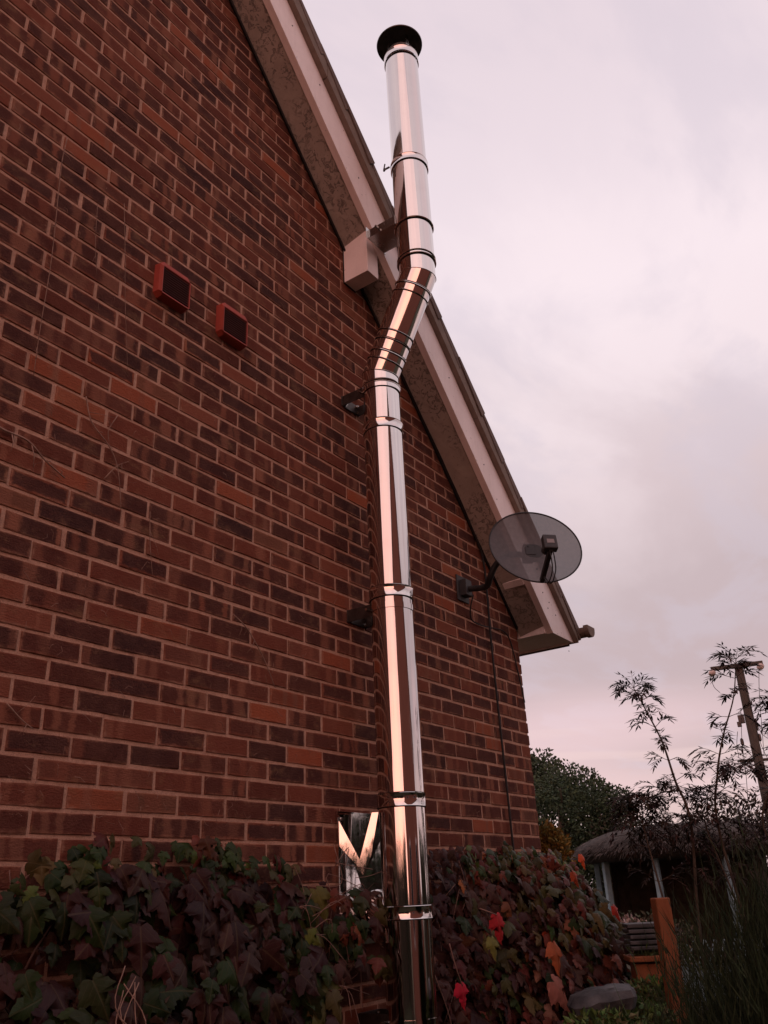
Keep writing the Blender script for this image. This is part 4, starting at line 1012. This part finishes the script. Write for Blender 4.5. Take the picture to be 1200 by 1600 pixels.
leafy('border_plant', 'dull green and brown border plant behind the timber box', 'plant', [(at(960, 1520, 6.2), (.25, .3, .28)), (at(1010, 1560, 6.0), (.25, .25, .25)), (at(940, 1490, 7.5), (.3, .4, .25)), (at(1000, 1475, 8.5), (.5, .5, .25))], [(.05, .06, .025), (.08, .06, .035), (.035, .045, .02), (.14, .10, .07)], 6000, .045, 46)

def feathery():
    random.seed(77); base = at(1232, 1480, 3.2); base.z = 0
    t = thing('feathery_shrub', base, 'dense dark green shrub of fine upright needle-like stems filling the bottom right corner', 'shrub')
    mb = MB()
    for i in range(9000):
        a = random.uniform(0, 2*PI); q = random.random()**.6
        b = base+Vector((math.cos(a)*.20*q, math.sin(a)*.26*q, random.uniform(0, .4)))
        out = Vector((math.cos(a), math.sin(a), 0))*random.uniform(.02, .20)*q
        h = random.uniform(.8, 1.22)*(1.12-.30*q); p1 = b+out*.5+Vector((0, 0, h*.55)); p2 = b+out*1.25+Vector((random.gauss(0, .03), random.gauss(0, .03), h))
        # needle clusters along the stem
        col = pick([(.030, .044, .020), (.024, .036, .018), (.040, .052, .024), (.020, .028, .015)])
        for k in range(5):
            u = .25+.75*k/4; m = b.lerp(p1, min(1, u*1.8)) if u < .55 else p1.lerp(p2, (u-.55)/.45); d = (p2-b).normalized()+rnd()*.45
            w = .0020; l = random.uniform(.06, .15); s = d.cross(rnd()).normalized()*w
            mb.add([m-s, m+s, m+d.normalized()*l], [(0, 1, 2)], col)
        s = (p2-b).cross(rnd()).normalized()*.0014
        mb.add([b-s, b+s, p1-s, p1+s, p2], [(0, 1, 3, 2), (2, 3, 4)], col)
    mb.build('foliage', M['needle'], t)
    tr = MB()
    for i in range(40):
        a = random.uniform(0, 2*PI); tr.tube([base+Vector((math.cos(a), math.sin(a), 0))*.05, base+Vector((math.cos(a)*.16, math.sin(a)*.2, .7))], .007, 5, .003)
    tr.build('stem', M['bark'], t)
feathery()

# ================================================================== WHAT THE STEEL REFLECTS: the far side of the garden, behind the viewer
def opposite_house():
    t = thing('neighbour_house', (0, -7.6, 0), 'brick neighbour house with a steep gable across the garden, seen mirrored in the flue', 'house')
    y = -7.6; w = MB(); w.prism([(-4.9, 0), (4.3, 0), (4.3, 3.4), (-.7, 8.7), (-4.9, 6.0)], y-7, y); w.build('wall', M['farbrick'], t)
    r = MB(); r.prism([(4.6, 3.12), (4.6, 3.28), (-.7, 8.92), (-5.15, 6.06), (-5.15, 5.9), (-.7, 8.74)], y-7.2, y+.25); r.build('roof', M['tile'], t)
    for x, z in ((-2.6, 1), (2.0, 1)):
        f = MB(); f.box(x, x+1.2, y-.02, y+.03, z, z+1.2); o = f.build('window', M['barge'], t); g = MB(); g.box(x+.07, x+1.13, y+.031, y+.036, z+.07, z+1.13); g.build('pane', M['glass'], o)
opposite_house()
def hedge(x0, y0, x1, y1, h, label, n, seedv):
    random.seed(seedv); a, b = Vector((x0, y0, 0)), Vector((x1, y1, 0)); d = (b-a); L = d.length; d.normalize(); s = Vector((-d.y, d.x, 0))
    t = thing('hedge', (a+b)/2, label, 'hedge'); core = MB(); m = 24; v = []; f = []
    for i in range(m+1):
        p = a+d*(L*i/m); hh = h*(.86+.12*noise.noise((i*.7, seedv, 0)))
        v += [p+s*.35, p-s*.35, p-s*.28+Vector((0, 0, hh)), p+s*.28+Vector((0, 0, hh))]
    for i in range(m):
        for q in range(4): f.append((i*4+q, i*4+(q+1) % 4, i*4+4+(q+1) % 4, i*4+4+q))
    f += [(0, 3, 2, 1), (m*4, m*4+1, m*4+2, m*4+3)]; core.add(v, f); core.build('branches', M['bark'], t)
    mb = MB()
    for i in range(n):
        p = a+d*random.uniform(0, L)+s*random.uniform(-.5, .5)+Vector((0, 0, random.uniform(0, 1)**.8*h*(1+.12*noise.noise((i*.01, 0, seedv)))))
        small_leaf(mb, p, rnd(), rnd(), .16, .05, pick(FG+[(.05, .06, .03)]))
    mb.build('foliage', M['leafs'], t)
hedge(-9.5, -6.6, -5.2, -6.4, 2.3, 'dark hedge beside the neighbour house on the sunset side, behind the viewer', 3500, 61)
hedge(4.9, -6.4, 11, -6.2, 2.3, 'dark hedge beside the neighbour house on the garden side, behind the viewer', 4500, 63)
hedge(-9.5, -7, -9.5, 3, 2.3, 'shorter dark hedge closing the garden on the sunset side behind the viewer', 5000, 62)
